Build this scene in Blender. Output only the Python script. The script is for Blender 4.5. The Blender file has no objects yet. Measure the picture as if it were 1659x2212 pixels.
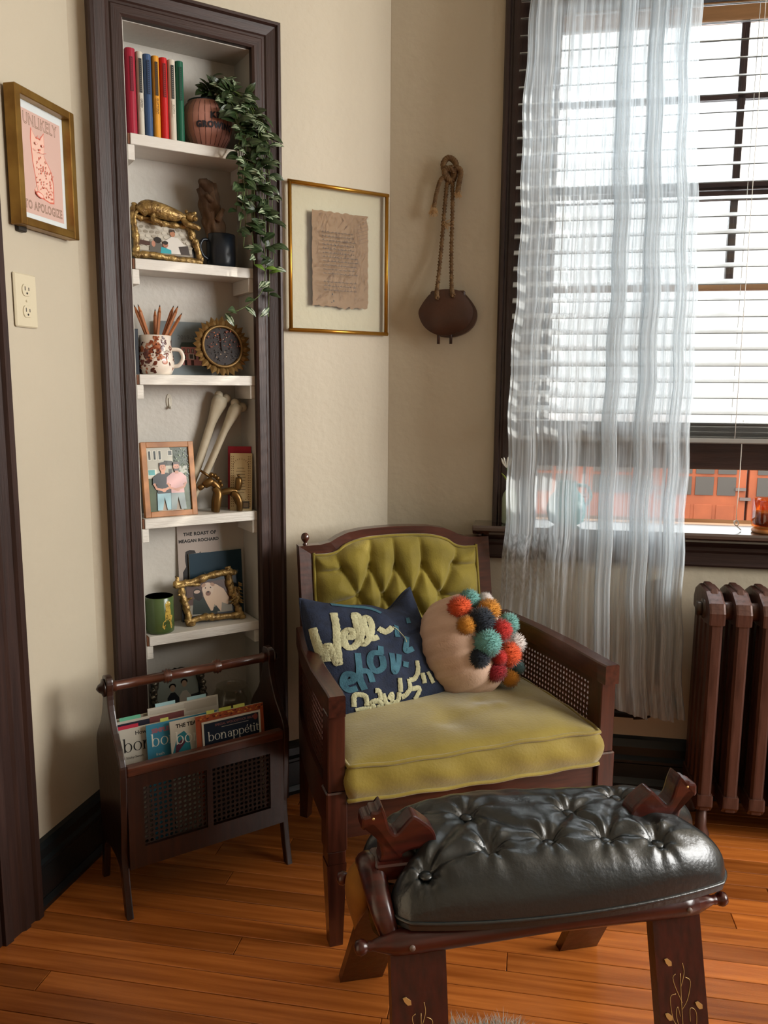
import bpy, bmesh, math, random
from mathutils import Vector, Matrix
R = math.radians
rnd = random.Random(7)
scene = bpy.context.scene
COL = scene.collection

# ---------------------------------------------------------------- camera
PITCH, ROLL, CAM_H, FPX = R(8.594), R(-0.39), 1.2, 1750.0
cam_data = bpy.data.cameras.new('camera')
cam_data.sensor_fit = 'VERTICAL'
cam_data.sensor_height = 36.0
cam_data.lens = FPX / 2212.0 * 36.0
cam_data.clip_start = 0.05
cam = bpy.data.objects.new('camera', cam_data)
COL.objects.link(cam)
cam.matrix_world = Matrix.Translation((0, 0, CAM_H)) @ Matrix.Rotation(R(90) - PITCH, 4, 'X') @ Matrix.Rotation(-ROLL, 4, 'Z')
scene.camera = cam

# ---------------------------------------------------------------- frames
def frame(ox, oy, az):          # local x runs along azimuth az (clockwise from world +Y), local y to its left
    return Matrix.Translation((ox, oy, 0)) @ Matrix.Rotation(R(90 - az), 4, 'Z')
FN = frame(-.736, 2.009, 58.46)   # niche wall: x from the left corner, y into the wall
FW = frame(.011, 2.467, 100.07)   # window wall
FL = frame(-.736, 2.009, 13.2)    # left wall: x negative towards the camera, y into the wall
FC = frame(-.097, 1.620, 72.0)    # armchair
FS = frame(-.027, 1.129, 78.2)    # camel stool
FR = frame(-.583, 1.691, 56.46)   # magazine rack
F0 = Matrix.Identity(4)

# ---------------------------------------------------------------- world, sun, daylight, exposure
world = bpy.data.worlds.new('world'); scene.world = world; world.use_nodes = True
wn = world.node_tree.nodes
wn['Background'].inputs[0].default_value = (.90, .96, 1.0, 1)
wn['Background'].inputs[1].default_value = 4.2

def sun_lamp(d, energy, col, ang):
    l = bpy.data.lights.new('sun', 'SUN'); l.energy = energy; l.color = col; l.angle = R(ang)
    o = bpy.data.objects.new('sun', l); COL.objects.link(o)
    o.rotation_euler = (FW.to_3x3() @ Vector(d)).to_track_quat('-Z', 'Y').to_euler()
    o.location = FW @ Vector((4, 3, 4))
    return o
sun_lamp((-1, -.36, -.31), 4.5, (1, .93, .82), 1.0)

def window_daylight(F, loc, face, sx, sz, power, col):
    l = bpy.data.lights.new('window_daylight', 'AREA'); l.shape = 'RECTANGLE'; l.size = sx; l.size_y = sz
    l.energy = power; l.color = col
    o = bpy.data.objects.new('window_daylight', l); COL.objects.link(o)
    o.location = F @ Vector(loc)
    o.rotation_euler = (F.to_3x3() @ Vector(face)).to_track_quat('-Z', 'Y').to_euler()
    return o
# the room's other windows (right-hand wall), outside their openings
window_daylight(FW, (3.45, -1.15, 1.78), (-1, 0, -.22), 1.9, 1.5, 122, (1, .97, .92))
# sky light falling in through the window in view
window_daylight(FW, (.97, .75, 2.35), (0, -1, -.55), 1.1, 1.2, 34, (.9, .96, 1))

vs = scene.view_settings
vs.view_transform = 'Standard'; vs.look = 'None'; vs.gamma = 1; vs.exposure = 0.0
vs.use_curve_mapping = False
scene.cycles.max_bounces = 5; scene.cycles.diffuse_bounces = 2; scene.cycles.glossy_bounces = 2; scene.cycles.transparent_max_bounces = 10

# ---------------------------------------------------------------- materials
def lin(h):
    h = h.lstrip('#'); o = []
    for i in (0, 2, 4):
        c = int(h[i:i+2], 16) / 255
        o.append(c / 12.92 if c <= .04045 else ((c + .055) / 1.055) ** 2.4)
    return (o[0], o[1], o[2], 1)

MATS = {}
def mat(name, col, rough=.5, metal=0, var=.0, vscale=8, stretch=(1, 1, 1), bump=0, bscale=40, spec=.5,
        col2=None, sheen=0, coat=0, rand=0, detail=4, bstretch=None):
    """procedural principled: two tones mixed by (stretched) noise, bump from a second noise"""
    m = bpy.data.materials.new(name); m.use_nodes = True; MATS[name] = m
    nt = m.node_tree; N = nt.nodes; L = nt.links
    b = N['Principled BSDF']
    c1 = lin(col) if isinstance(col, str) else col
    b.inputs['Roughness'].default_value = rough; b.inputs['Metallic'].default_value = metal
    b.inputs['Specular IOR Level'].default_value = spec
    b.inputs['Sheen Weight'].default_value = sheen; b.inputs['Coat Weight'].default_value = coat
    b.inputs['Coat Roughness'].default_value = .15
    tc = N.new('ShaderNodeTexCoord')
    vec = tc.outputs['Object']
    if rand:
        oi = N.new('ShaderNodeObjectInfo'); ad = N.new('ShaderNodeVectorMath'); ad.operation = 'ADD'
        sc = N.new('ShaderNodeVectorMath'); sc.operation = 'SCALE'; sc.inputs[0].default_value = (37, 19, 11)
        L.new(oi.outputs['Random'], sc.inputs['Scale']); L.new(vec, ad.inputs[0]); L.new(sc.outputs[0], ad.inputs[1]); vec = ad.outputs[0]
    out = None
    if var or col2:
        mp = N.new('ShaderNodeMapping'); mp.inputs['Scale'].default_value = stretch
        L.new(vec, mp.inputs['Vector'])
        nz = N.new('ShaderNodeTexNoise'); nz.inputs['Scale'].default_value = vscale; nz.inputs['Detail'].default_value = detail
        L.new(mp.outputs[0], nz.inputs['Vector'])
        mr = N.new('ShaderNodeMapRange'); mr.inputs[1].default_value = .32; mr.inputs[2].default_value = .68
        L.new(nz.outputs['Fac'], mr.inputs[0])
        mx = N.new('ShaderNodeMix'); mx.data_type = 'RGBA'
        c2 = (lin(col2) if isinstance(col2, str) else col2) if col2 else tuple(c1[i] * (1 - var) for i in range(3)) + (1,)
        mx.inputs[6].default_value = c1; mx.inputs[7].default_value = c2
        L.new(mr.outputs[0], mx.inputs[0]); out = mx.outputs[2]
    if rand:
        hs = N.new('ShaderNodeHueSaturation')
        ma = N.new('ShaderNodeMapRange'); ma.inputs[3].default_value = 1 - rand; ma.inputs[4].default_value = 1 + rand
        L.new(oi.outputs['Random'], ma.inputs[0]); L.new(ma.outputs[0], hs.inputs['Value'])
        if out: L.new(out, hs.inputs['Color'])
        else: hs.inputs['Color'].default_value = c1
        out = hs.outputs[0]
    if out: L.new(out, b.inputs['Base Color'])
    else: b.inputs['Base Color'].default_value = c1
    if bump:
        n2 = N.new('ShaderNodeTexNoise'); n2.inputs['Scale'].default_value = bscale; n2.inputs['Detail'].default_value = 3
        if bstretch:
            mp2 = N.new('ShaderNodeMapping'); mp2.inputs['Scale'].default_value = bstretch; L.new(vec, mp2.inputs['Vector']); L.new(mp2.outputs[0], n2.inputs['Vector'])
        else: L.new(vec, n2.inputs['Vector'])
        bp = N.new('ShaderNodeBump'); bp.inputs['Strength'].default_value = bump; bp.inputs['Distance'].default_value = .004
        L.new(n2.outputs['Fac'], bp.inputs['Height']); L.new(bp.outputs[0], b.inputs['Normal'])
    return m

def print_mat(name, rough=.5, spec=.3, metal=0):
    m = bpy.data.materials.new(name); m.use_nodes = True; MATS[name] = m
    b = m.node_tree.nodes['Principled BSDF']; b.inputs['Roughness'].default_value = rough; b.inputs['Specular IOR Level'].default_value = spec
    b.inputs['Metallic'].default_value = metal
    a = m.node_tree.nodes.new('ShaderNodeAttribute'); a.attribute_name = 'Col'
    m.node_tree.links.new(a.outputs['Color'], b.inputs['Base Color'])
    return m

def glass_mat(name, tint=(1, 1, 1, 1), gloss=.06, rough=.02):
    m = bpy.data.materials.new(name); m.use_nodes = True; MATS[name] = m
    nt = m.node_tree; N = nt.nodes; N.remove(N['Principled BSDF'])
    t = N.new('ShaderNodeBsdfTransparent'); t.inputs[0].default_value = tint
    g = N.new('ShaderNodeBsdfGlossy'); g.inputs['Roughness'].default_value = rough
    x = N.new('ShaderNodeMixShader'); x.inputs[0].default_value = gloss
    nt.links.new(t.outputs[0], x.inputs[1]); nt.links.new(g.outputs[0], x.inputs[2])
    nt.links.new(x.outputs[0], N['Material Output'].inputs[0])
    return m

def sheer_mat(name, col, opacity):
    m = bpy.data.materials.new(name); m.use_nodes = True; MATS[name] = m
    nt = m.node_tree; N = nt.nodes; N.remove(N['Principled BSDF']); L = nt.links
    d = N.new('ShaderNodeBsdfDiffuse'); d.inputs[0].default_value = col
    t = N.new('ShaderNodeBsdfTranslucent'); t.inputs[0].default_value = col
    x = N.new('ShaderNodeMixShader'); x.inputs[0].default_value = .62
    L.new(d.outputs[0], x.inputs[1]); L.new(t.outputs[0], x.inputs[2])
    tr = N.new('ShaderNodeBsdfTransparent')
    y = N.new('ShaderNodeMixShader')
    tc = N.new('ShaderNodeTexCoord'); mp = N.new('ShaderNodeMapping'); mp.inputs['Scale'].default_value = (150, 150, 1.1)
    nz = N.new('ShaderNodeTexNoise'); nz.inputs['Scale'].default_value = 1; nz.inputs['Detail'].default_value = 2
    L.new(tc.outputs['Object'], mp.inputs[0]); L.new(mp.outputs[0], nz.inputs['Vector'])
    mr = N.new('ShaderNodeMapRange'); mr.inputs[1].default_value = .40; mr.inputs[2].default_value = .66
    mr.inputs[3].default_value = opacity - .16; mr.inputs[4].default_value = min(.97, opacity + .27)
    L.new(nz.outputs['Fac'], mr.inputs[0]); L.new(mr.outputs[0], y.inputs[0])
    L.new(tr.outputs[0], y.inputs[1]); L.new(x.outputs[0], y.inputs[2])
    L.new(y.outputs[0], N['Material Output'].inputs[0])
    return m

mat('wall_paint', '#c6baa4', .55, var=.06, vscale=2.2, bump=.4, bscale=45, spec=.35)
mat('wall_paint_rough', '#c6baa3', .5, var=.06, vscale=3, bump=.6, bscale=28, spec=.35)
mat('white_paint', '#c3bdb3', .45, var=.06, vscale=6, bump=.25, bscale=60)
mat('shelf_paint', '#e2dcd2', .4, var=.08, vscale=5, stretch=(1, 6, 6), bump=.3, bscale=30, bstretch=(1, 12, 12))
mat('raw_end', '#7a4a2c', .7, var=.3, vscale=60)
mat('dark_trim', '#3c2822', .45, col2='#2b1c18', vscale=5, stretch=(18, 18, .8), bump=.14, bscale=30, bstretch=(14, 14, .8), spec=.4)
mat('dark_trim_h', '#3c2822', .45, col2='#2b1c18', vscale=5, stretch=(.8, 18, 18), bump=.14, bscale=30, bstretch=(.8, 14, 14), spec=.4)
mat('window_wood', '#3a2520', .38, col2='#251816', vscale=5, stretch=(16, 16, .8), bump=.3, bscale=30, bstretch=(14, 14, .8))
mat('window_wood_h', '#3a2520', .38, col2='#251816', vscale=5, stretch=(.8, 16, 16), bump=.3, bscale=30, bstretch=(.8, 14, 14))
mat('sill_varnish', '#3a2520', .14, col2='#2a1a17', vscale=5, stretch=(.8, 16, 16), bump=.05, bscale=30, coat=1, spec=.8)
mat('sash_tan', '#a5764a', .5, var=.25, vscale=5, stretch=(1, 14, 14))
mat('baseboard_paint', '#171c1e', .38, var=.3, vscale=6, bump=.2, bscale=40)
mat('ceiling_paint', '#c9c0ae', .8)
mat('gold_leaf', '#a07c3c', .38, metal=.7, col2='#7c5824', vscale=14, bump=.25, bscale=30)
mat('brass_side', '#8c6c3c', .45, metal=.5, var=.4, vscale=14, bump=.2)
mat('gold_resin', '#b8985c', .38, metal=.5, col2='#5d4220', vscale=75, bump=.9, bscale=110)
mat('gold_thin', '#c08a35', .3, metal=.8, var=.25, vscale=9)
mat('bronze', '#77592f', .32, metal=.75, var=.35, vscale=20, bump=.15, bscale=80)
mat('silver_old', '#7d786c', .35, metal=.8, col2='#2c2a26', vscale=70, bump=.9, bscale=90)
mat('plate_plastic', '#d9cdb0', .35)
mat('slot_dark', '#2a241c', .6)
mat('mahogany', '#4c2519', .28, col2='#2e150d', vscale=6, stretch=(14, 14, 1.2), bump=.10, bscale=40, coat=.4)
mat('mahogany_h', '#4c2519', .28, col2='#2e150d', vscale=6, stretch=(1.2, 14, 14), bump=.10, bscale=40, coat=.4)
mat('mahogany_y', '#4c2519', .28, col2='#2e150d', vscale=6, stretch=(14, 1.2, 14), bump=.10, bscale=40, coat=.4)
mat('rack_wood', '#33190f', .33, col2='#1d0e09', vscale=7, stretch=(14, 14, 1.2), bump=.15, bscale=40, coat=.2)
mat('rack_wood_h', '#5b2e1c', .3, col2='#341a10', vscale=7, stretch=(1.2, 14, 14), bump=.15, bscale=40, coat=.25)
mat('cane', '#4a2415', .5, var=.35, vscale=40)
mat('rack_cane', '#26170f', .55, var=.35, vscale=40)
mat('velvet', '#a08c34', .62, col2='#7d6a1a', vscale=6, bump=.2, bscale=160, sheen=.5, spec=.3)
mat('velvet_back', '#8d7c2c', .68, col2='#6c5e18', vscale=9, bump=.2, bscale=220, sheen=.3, spec=.2)
mat('leather', '#0f1415', .30, col2='#171d1e', vscale=6, bump=.18, bscale=120, spec=.8)
mat('leather_edge', '#12100f', .35, var=.3, vscale=40)
mat('stool_wood', '#48180f', .3, col2='#2b0d09', vscale=8, stretch=(1.5, 12, 12), bump=.2, bscale=40, coat=.3)
mat('stool_leg', '#3d140d', .34, col2='#220b08', vscale=8, stretch=(12, 12, 1.5), bump=.25, bscale=40, coat=.2)
mat('brass_inlay', '#c9a86a', .35, metal=.5)
mat('plank', '#bf6f30', .25, col2='#96501e', vscale=3.2, stretch=(1.0, 20, 20), bump=.18, bscale=24, bstretch=(2, 50, 50), rand=.32, coat=.15, detail=5)
mat('floor_gap', '#1c0d06', .8)
mat('iron_bronze', '#5c3d33', .40, metal=.2, col2='#41261d', vscale=14, stretch=(6, 6, .6), bump=.2, bscale=60)
mat('iron_valve', '#4d4138', .4, metal=.5)
mat('slat_white', '#bdbbb5', .45)
mat('cord_white', '#eeeae0', .7)
mat('rail_grey', '#8d8a84', .5)
mat('rope', '#80633f', .85, col2='#543b22', vscale=60, bump=.5, bscale=150)
mat('rope_pale', '#c9a272', .9)
mat('shell_wood', '#4a2a1a', .38, col2='#301a10', vscale=7, bump=.2, bscale=60)
mat('navy_linen', '#1b2740', .85, col2='#131c30', vscale=60, bump=.35, bscale=260)
mat('teal_linen', '#3f6d7c', .85, col2='#2c5262', vscale=40, bump=.3, bscale=260)
mat('cream_yarn', '#bdb993', .9, var=.2, vscale=60, bump=.6, bscale=200)
mat('blush_cotton', '#d9b8a2', .85, col2='#cda68e', vscale=8, bump=.25, bscale=200)
for nm, c in (('orange', '#e0531c'), ('amber', '#d28a24'), ('teal', '#6fa8a0'), ('ink', '#16202e'), ('red', '#c2241b'), ('crimson', '#9c1420'), ('white', '#dccfc8'), ('grey_teal', '#4b6a6c')):
    mat('pom_' + nm, c, .9, var=.25, vscale=120, sheen=.3)
mat('planter_pink', '#b98272', .55, col2='#a06a5b', vscale=14)
mat('planter_stripe', '#5c3a34', .7)
mat('letter_dark', '#1a1c26', .6)
mat('soil', '#2a1e16', .95)
mat('stem', '#55662f', .6)
mat('bark', '#7a6048', .85, col2='#453224', vscale=18, stretch=(1, 1, .35), bump=.9, bscale=60)
mat('mug_navy', '#141d28', .32)
mat('mug_green', '#53663c', .22, col2='#46582f', vscale=8)
mat('mug_inside', '#143038', .4)
mat('mug_cream', '#e6d8c8', .22)
mat('pencil_wood', '#b06a38', .55, var=.25, vscale=40)
mat('pencil_tip', '#2a2018', .6)
mat('book_cloth_red', '#9e1c30', .75, bump=.3, bscale=300)
mat('page_edge', '#d9cfb8', .8, var=.15, vscale=120, stretch=(30, 1, 1))
mat('bone', '#c9bda4', .6, col2='#a89a80', vscale=12, bump=.4, bscale=60)
mat('oak_frame', '#b47a45', .45, col2='#8f5b2f', vscale=8, stretch=(2, 10, 2), bump=.15)
mat('clear_plastic', '#cfc8b8', .2)
mat('mustard', '#9a6514', .8, col2='#7a4b0c', vscale=10, bump=.4, bscale=30)
mat('dark_iron', '#1f1a18', .5)
mat('brown_board', '#54402f', .6, var=.3, vscale=10, stretch=(10, 10, 1))
mat('sage_glaze', '#9aa891', .4, var=.1)
mat('orchid_leaf', '#8a9a3a', .5)
mat('white_petal', '#e8e6dc', .6)
mat('teal_glaze', '#4d9a9a', .25)
mat('wax', '#8a4a1a', .5)
mat('foot_wood', '#b87940', .5, var=.2, vscale=20)
mat('fur', '#b5aa9c', .9)
mat('orange_paint', '#a8542c', .7, col2='#8d4523', vscale=3)
mat('garage_pane', '#4d4339', .4)
mat('white_siding', '#c9c8c4', .8)
mat('asphalt', '#6a6866', .9)
mat('hasp', '#6c5a50', .5)
print_mat('print'); print_mat('print_gloss', .25, .5); print_mat('leaf_print', .35, .5)
glass_mat('pane_glass'); glass_mat('picture_glass', (.985, .988, .975, 1), .001, .12)
glass_mat('smoke_glass', (.955, .955, .93, 1), .10, .10)
glass_mat('amber_glass', (.90, .58, .26, 1), .10, .03)
sheer_mat('sheer', (.79, .84, .87, 1), .68)

# ---------------------------------------------------------------- mesh helpers
class MB:
    def __init__(s): s.v = []; s.f = []; s.m = []; s.sm = []; s.c = []
    def add(s, vs, fs, m=0, smooth=False, M=None, col=None):
        o = len(s.v)
        s.v += [tuple(M @ Vector(p)) for p in vs] if M else [tuple(p) for p in vs]
        for f in fs:
            s.f.append(tuple(i + o for i in f)); s.m.append(m); s.sm.append(smooth); s.c.append(col)
        return s
    def box(s, x0, x1, y0, y1, z0, z1, b=0, m=0, M=None, smooth=False):
        vs = [(x, y, z) for z in (z0, z1) for y in (y0, y1) for x in (x0, x1)]
        fs = [(0, 2, 3, 1), (4, 5, 7, 6), (0, 1, 5, 4), (2, 6, 7, 3), (0, 4, 6, 2), (1, 3, 7, 5)]
        if b <= 0: return s.add(vs, fs, m, smooth, M)
        bm = bmesh.new(); bv = [bm.verts.new(p) for p in vs]
        for f in fs: bm.faces.new([bv[i] for i in f])
        bmesh.ops.bevel(bm, geom=list(bm.edges), offset=b, segments=1, affect='EDGES', profile=.5)
        bm.verts.index_update(); s.add([v.co[:] for v in bm.verts], [[v.index for v in f.verts] for f in bm.faces], m, smooth, M); bm.free()
        return s
    def prism(s, pts, t0, t1, axes='xzy', b=0, m=0, M=None, smooth=False):
        """2-D outline extruded; axes names where (u, v, thickness) go"""
        ix = ['xyz'.index(a) for a in axes]
        def P(u, v, t):
            q = [0, 0, 0]; q[ix[0]] = u; q[ix[1]] = v; q[ix[2]] = t; return q
        bm = bmesh.new(); n = len(pts)
        A = [bm.verts.new(P(u, v, t0)) for u, v in pts]; B = [bm.verts.new(P(u, v, t1)) for u, v in pts]
        bm.faces.new(A); bm.faces.new(B[::-1])
        for i in range(n): bm.faces.new([A[i], B[i], B[(i+1) % n], A[(i+1) % n]])
        bmesh.ops.recalc_face_normals(bm, faces=bm.faces)
        if b > 0:
            ed = [e for e in bm.edges if (e.verts[0] in A) == (e.verts[1] in A)]
            bmesh.ops.bevel(bm, geom=ed, offset=b, segments=2, affect='EDGES', profile=.6)
        bm.verts.index_update(); s.add([v.co[:] for v in bm.verts], [[v.index for v in f.verts] for f in bm.faces], m, smooth, M); bm.free()
        return s
    def tube(s, pts, r, n=8, m=0, caps=True, smooth=True, M=None, squash=1, closed=False):
        pts = [Vector(p) for p in pts]; k = len(pts)
        rs = r if isinstance(r, (list, tuple)) else [r] * k
        vs = []; fs = []; up = None
        for i, p in enumerate(pts):
            if closed: t = pts[(i+1) % k] - pts[i-1]
            else: t = pts[min(i+1, k-1)] - pts[max(i-1, 0)]
            t.normalize() if t.length > 0 else None
            if up is None:
                up = Vector((0, 0, 1)) if abs(t.z) < .9 else Vector((0, 1, 0))
            a = t.cross(up)
            if a.length < 1e-6: a = t.orthogonal()
            a.normalize(); bb = a.cross(t).normalized(); up = bb
            for j in range(n):
                th = 2 * math.pi * j / n
                vs.append(p + (a * math.cos(th) + bb * math.sin(th) * squash) * rs[i])
        for i in range(k if closed else k - 1):
            i2 = (i + 1) % k
            for j in range(n):
                j2 = (j + 1) % n
                fs.append((i*n+j, i*n+j2, i2*n+j2, i2*n+j))
        if caps and not closed:
            fs.append(tuple(range(n))[::-1]); fs.append(tuple((k-1)*n + j for j in range(n)))
        return s.add(vs, fs, m, smooth, M)
    def lathe(s, prof, n=24, c=(0, 0, 0), m=0, M=None, smooth=True, squash=1):
        vs = []; fs = []; k = len(prof)
        for r, zz in prof:
            for j in range(n):
                th = 2 * math.pi * j / n
                vs.append((c[0] + r * math.cos(th), c[1] + r * math.sin(th) * squash, c[2] + zz))
        for i in range(k - 1):
            for j in range(n):
                j2 = (j + 1) % n
                fs.append((i*n+j, i*n+j2, (i+1)*n+j2, (i+1)*n+j))
        if prof[0][0] > 1e-4: fs.append(tuple(range(n))[::-1])
        if prof[-1][0] > 1e-4: fs.append(tuple((k-1)*n + j for j in range(n)))
        return s.add(vs, fs, m, smooth, M)
    def ball(s, c, r, n=12, m=0, M=None, sc=(1, 1, 1)):
        prof = []
        k = max(6, n // 2 + 2)
        vs = []; fs = []
        for i in range(k + 1):
            ph = math.pi * i / k
            for j in range(n):
                th = 2 * math.pi * j / n
                vs.append((c[0] + r*sc[0]*math.sin(ph)*math.cos(th), c[1] + r*sc[1]*math.sin(ph)*math.sin(th), c[2] - r*sc[2]*math.cos(ph)))
        for i in range(k):
            for j in range(n):
                j2 = (j + 1) % n
                fs.append((i*n+j, i*n+j2, (i+1)*n+j2, (i+1)*n+j))
        return s.add(vs, fs, m, True, M)
    def grid(s, fn, nu, nv, m=0, smooth=True, M=None, wrap=False):
        vs = [fn(i / nu, j / nv) for j in range(nv + 1) for i in range(nu + (0 if wrap else 1))]
        w = nu if wrap else nu + 1
        fs = []
        for j in range(nv):
            for i in range(nu):
                i2 = (i + 1) % w
                fs.append((j*w+i, j*w+i2, (j+1)*w+i2, (j+1)*w+i))
        return s.add(vs, fs, m, smooth, M)
    def mesh(s, name, mats):
        me = bpy.data.meshes.new(name); me.from_pydata(s.v, [], s.f)
        for x in (mats if isinstance(mats, (list, tuple)) else [mats]): me.materials.append(MATS[x])
        me.polygons.foreach_set('material_index', s.m); me.polygons.foreach_set('use_smooth', s.sm)
        if any(c is not None for c in s.c):
            ca = me.color_attributes.new('Col', 'FLOAT_COLOR', 'CORNER'); arr = []
            for f, c in zip(s.f, s.c): arr += list(c or (1, 1, 1, 1)) * len(f)
            ca.data.foreach_set('color', arr)
        me.update()
        return me
    def build(s, name, mats, parent=None, F=None, loc=None, label=None):
        o = bpy.data.objects.new(name, s.mesh(name, mats)); COL.objects.link(o)
        if parent is not None: o.parent = parent
        M = F if F is not None else Matrix.Identity(4)
        if loc is not None: M = M @ Matrix.Translation(loc)
        if F is not None or loc is not None: o.matrix_local = M
        if label: o['label'] = label
        return o

def tag(o, label=None, cat=None, group=None, kind=None):
    if label: o['label'] = label
    if cat: o['category'] = cat
    if group: o['group'] = group
    if kind: o['kind'] = kind
    return o
def thing(name, label, cat, F=F0, loc=(0, 0, 0), group=None, rot=None):
    o = bpy.data.objects.new(name, None); COL.objects.link(o); o.empty_display_size = .05
    M = F @ Matrix.Translation(loc)
    if rot is not None: M = M @ rot
    o.matrix_world = M
    return tag(o, label, cat, group)
def struct(name, F=F0, label=None, cat=None):
    o = bpy.data.objects.new(name, None); COL.objects.link(o); o.matrix_world = F
    return tag(o, label, cat, kind='structure')
def instance(me, name, parent, M=None):
    o = bpy.data.objects.new(name, me); COL.objects.link(o); o.parent = parent
    if M is not None: o.matrix_local = M
    return o
def T(*p): return Matrix.Translation(p)
def RX(a): return Matrix.Rotation(R(a), 4, 'X')
def RY(a): return Matrix.Rotation(R(a), 4, 'Y')
def RZ(a): return Matrix.Rotation(R(a), 4, 'Z')
def lerp(a, b, t): return a + (b - a) * t
def spline(pts, n=8):
    """Catmull-Rom through points (any dimension)"""
    P = [Vector(p) for p in pts]; out = []
    for i in range(len(P) - 1):
        p0 = P[max(i-1, 0)]; p1 = P[i]; p2 = P[i+1]; p3 = P[min(i+2, len(P)-1)]
        for k in range(n):
            t = k / n
            out.append(.5 * ((2*p1) + (p2-p0)*t + (2*p0-5*p1+4*p2-p3)*t*t + (3*p1-p0-3*p2+p3)*t**3))
    out.append(P[-1]); return out

# ---- flat prints: coloured pieces on a thin sheet, facing local -y, u right, v up (metres)
def text_shape(s, size, bold=0, shear=0, align='CENTER', space=1):
    cu = bpy.data.curves.new('t', 'FONT'); cu.body = s; cu.size = size; cu.offset = bold; cu.shear = shear
    cu.align_x = align; cu.fill_mode = 'FRONT'; cu.resolution_u = 3; cu.space_character = space
    ob = bpy.data.objects.new('t', cu); me = bpy.data.meshes.new_from_object(ob)
    vs = [(v.co.x, v.co.y) for v in me.vertices]; fs = [tuple(p.vertices) for p in me.polygons]
    bpy.data.objects.remove(ob); bpy.data.curves.remove(cu); bpy.data.meshes.remove(me)
    return vs, fs
class Print:
    def __init__(s, w, h, base, t=.001, y=0, mat='print', pages=None):
        s.w, s.h, s.mat = w, h, mat; s.mb = MB(); s.y = y; s.k = 0
        s.mb.box(0, w, y, y + t, 0, h)
        s.mb.c = [lin(base)] * len(s.mb.f)
        if pages: s.mb.c = [lin(base) if i in (2,) else lin(pages) for i in range(6)]
        s.t = t
    def _y(s): s.k += 1; return s.y - .00012 - s.k * .00004
    def shape(s, vs, fs, col):
        y = s._y(); s.mb.add([(u, y, v) for u, v in vs], fs, col=lin(col)); return s
    def poly(s, pts, col): return s.shape(pts, [tuple(range(len(pts)))], col)
    def rect(s, x0, z0, x1, z1, col): return s.poly([(x0, z0), (x1, z0), (x1, z1), (x0, z1)], col)
    def ell(s, cx, cz, rx, rz, col, n=14, rot=0):
        c, q = math.cos(R(rot)), math.sin(R(rot))
        return s.poly([(cx + rx*math.cos(a)*c - rz*math.sin(a)*q, cz + rx*math.cos(a)*q + rz*math.sin(a)*c) for a in [2*math.pi*i/n for i in range(n)]], col)
    def line(s, pts, w, col):
        vs = []; fs = []
        P = [Vector(p) for p in pts]
        for i, p in enumerate(P):
            t = (P[min(i+1, len(P)-1)] - P[max(i-1, 0)])
            t = t.normalized() if t.length else Vector((1, 0)); n = Vector((-t.y, t.x)) * w / 2
            vs += [tuple(p + n), tuple(p - n)]
        for i in range(len(P)-1): fs.append((2*i, 2*i+1, 2*i+3, 2*i+2))
        return s.shape(vs, fs, col)
    def ring(s, cx, cz, rx, rz, w, col, n=20):
        return s.line([(cx + rx*math.cos(2*math.pi*i/n), cz + rz*math.sin(2*math.pi*i/n)) for i in range(n+1)], w, col)
    def text(s, st, x, z, size, col, bold=0, align='CENTER', sx=1, rot=0, shear=0, space=1):
        vs, fs = text_shape(st, size, bold, shear, align, space)
        c, q = math.cos(R(rot)), math.sin(R(rot))
        return s.shape([(x + u*sx*c - v*q, z + u*sx*q + v*c) for u, v in vs], fs, col)
    def serif(s, st, x, z, size, col):
        for ch in st:
            w, parts = serif_glyph(ch)
            for pl in parts:
                if isinstance(pl, tuple): s.shape([(x + u*size, z + v*size) for u, v in pl[0]], pl[1], col)
                else: s.poly([(x + u*size, z + v*size) for u, v in pl], col)
            x += w * size
        return x
    def build(s, name, parent, M=None, label=None):
        o = s.mb.build(name, s.mat, parent, label=label)
        if M is not None: o.matrix_local = M
        return o
def _rc(x0, y0, x1, y1): return [(x0, y0), (x1, y0), (x1, y1), (x0, y1)]
def _bowl(cx, cy, rx, ry, thick, thin, a0=0, a1=360, n=18):
    vs = []; fs = []
    for i in range(n + 1):
        a = R(lerp(a0, a1, i / n)); vs += [(cx + rx*math.cos(a), cy + ry*math.sin(a)), (cx + (rx-thick)*math.cos(a), cy + (ry-thin)*math.sin(a))]
    for i in range(n): fs.append((2*i, 2*i+2, 2*i+3, 2*i+1))
    return (vs, fs)
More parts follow.
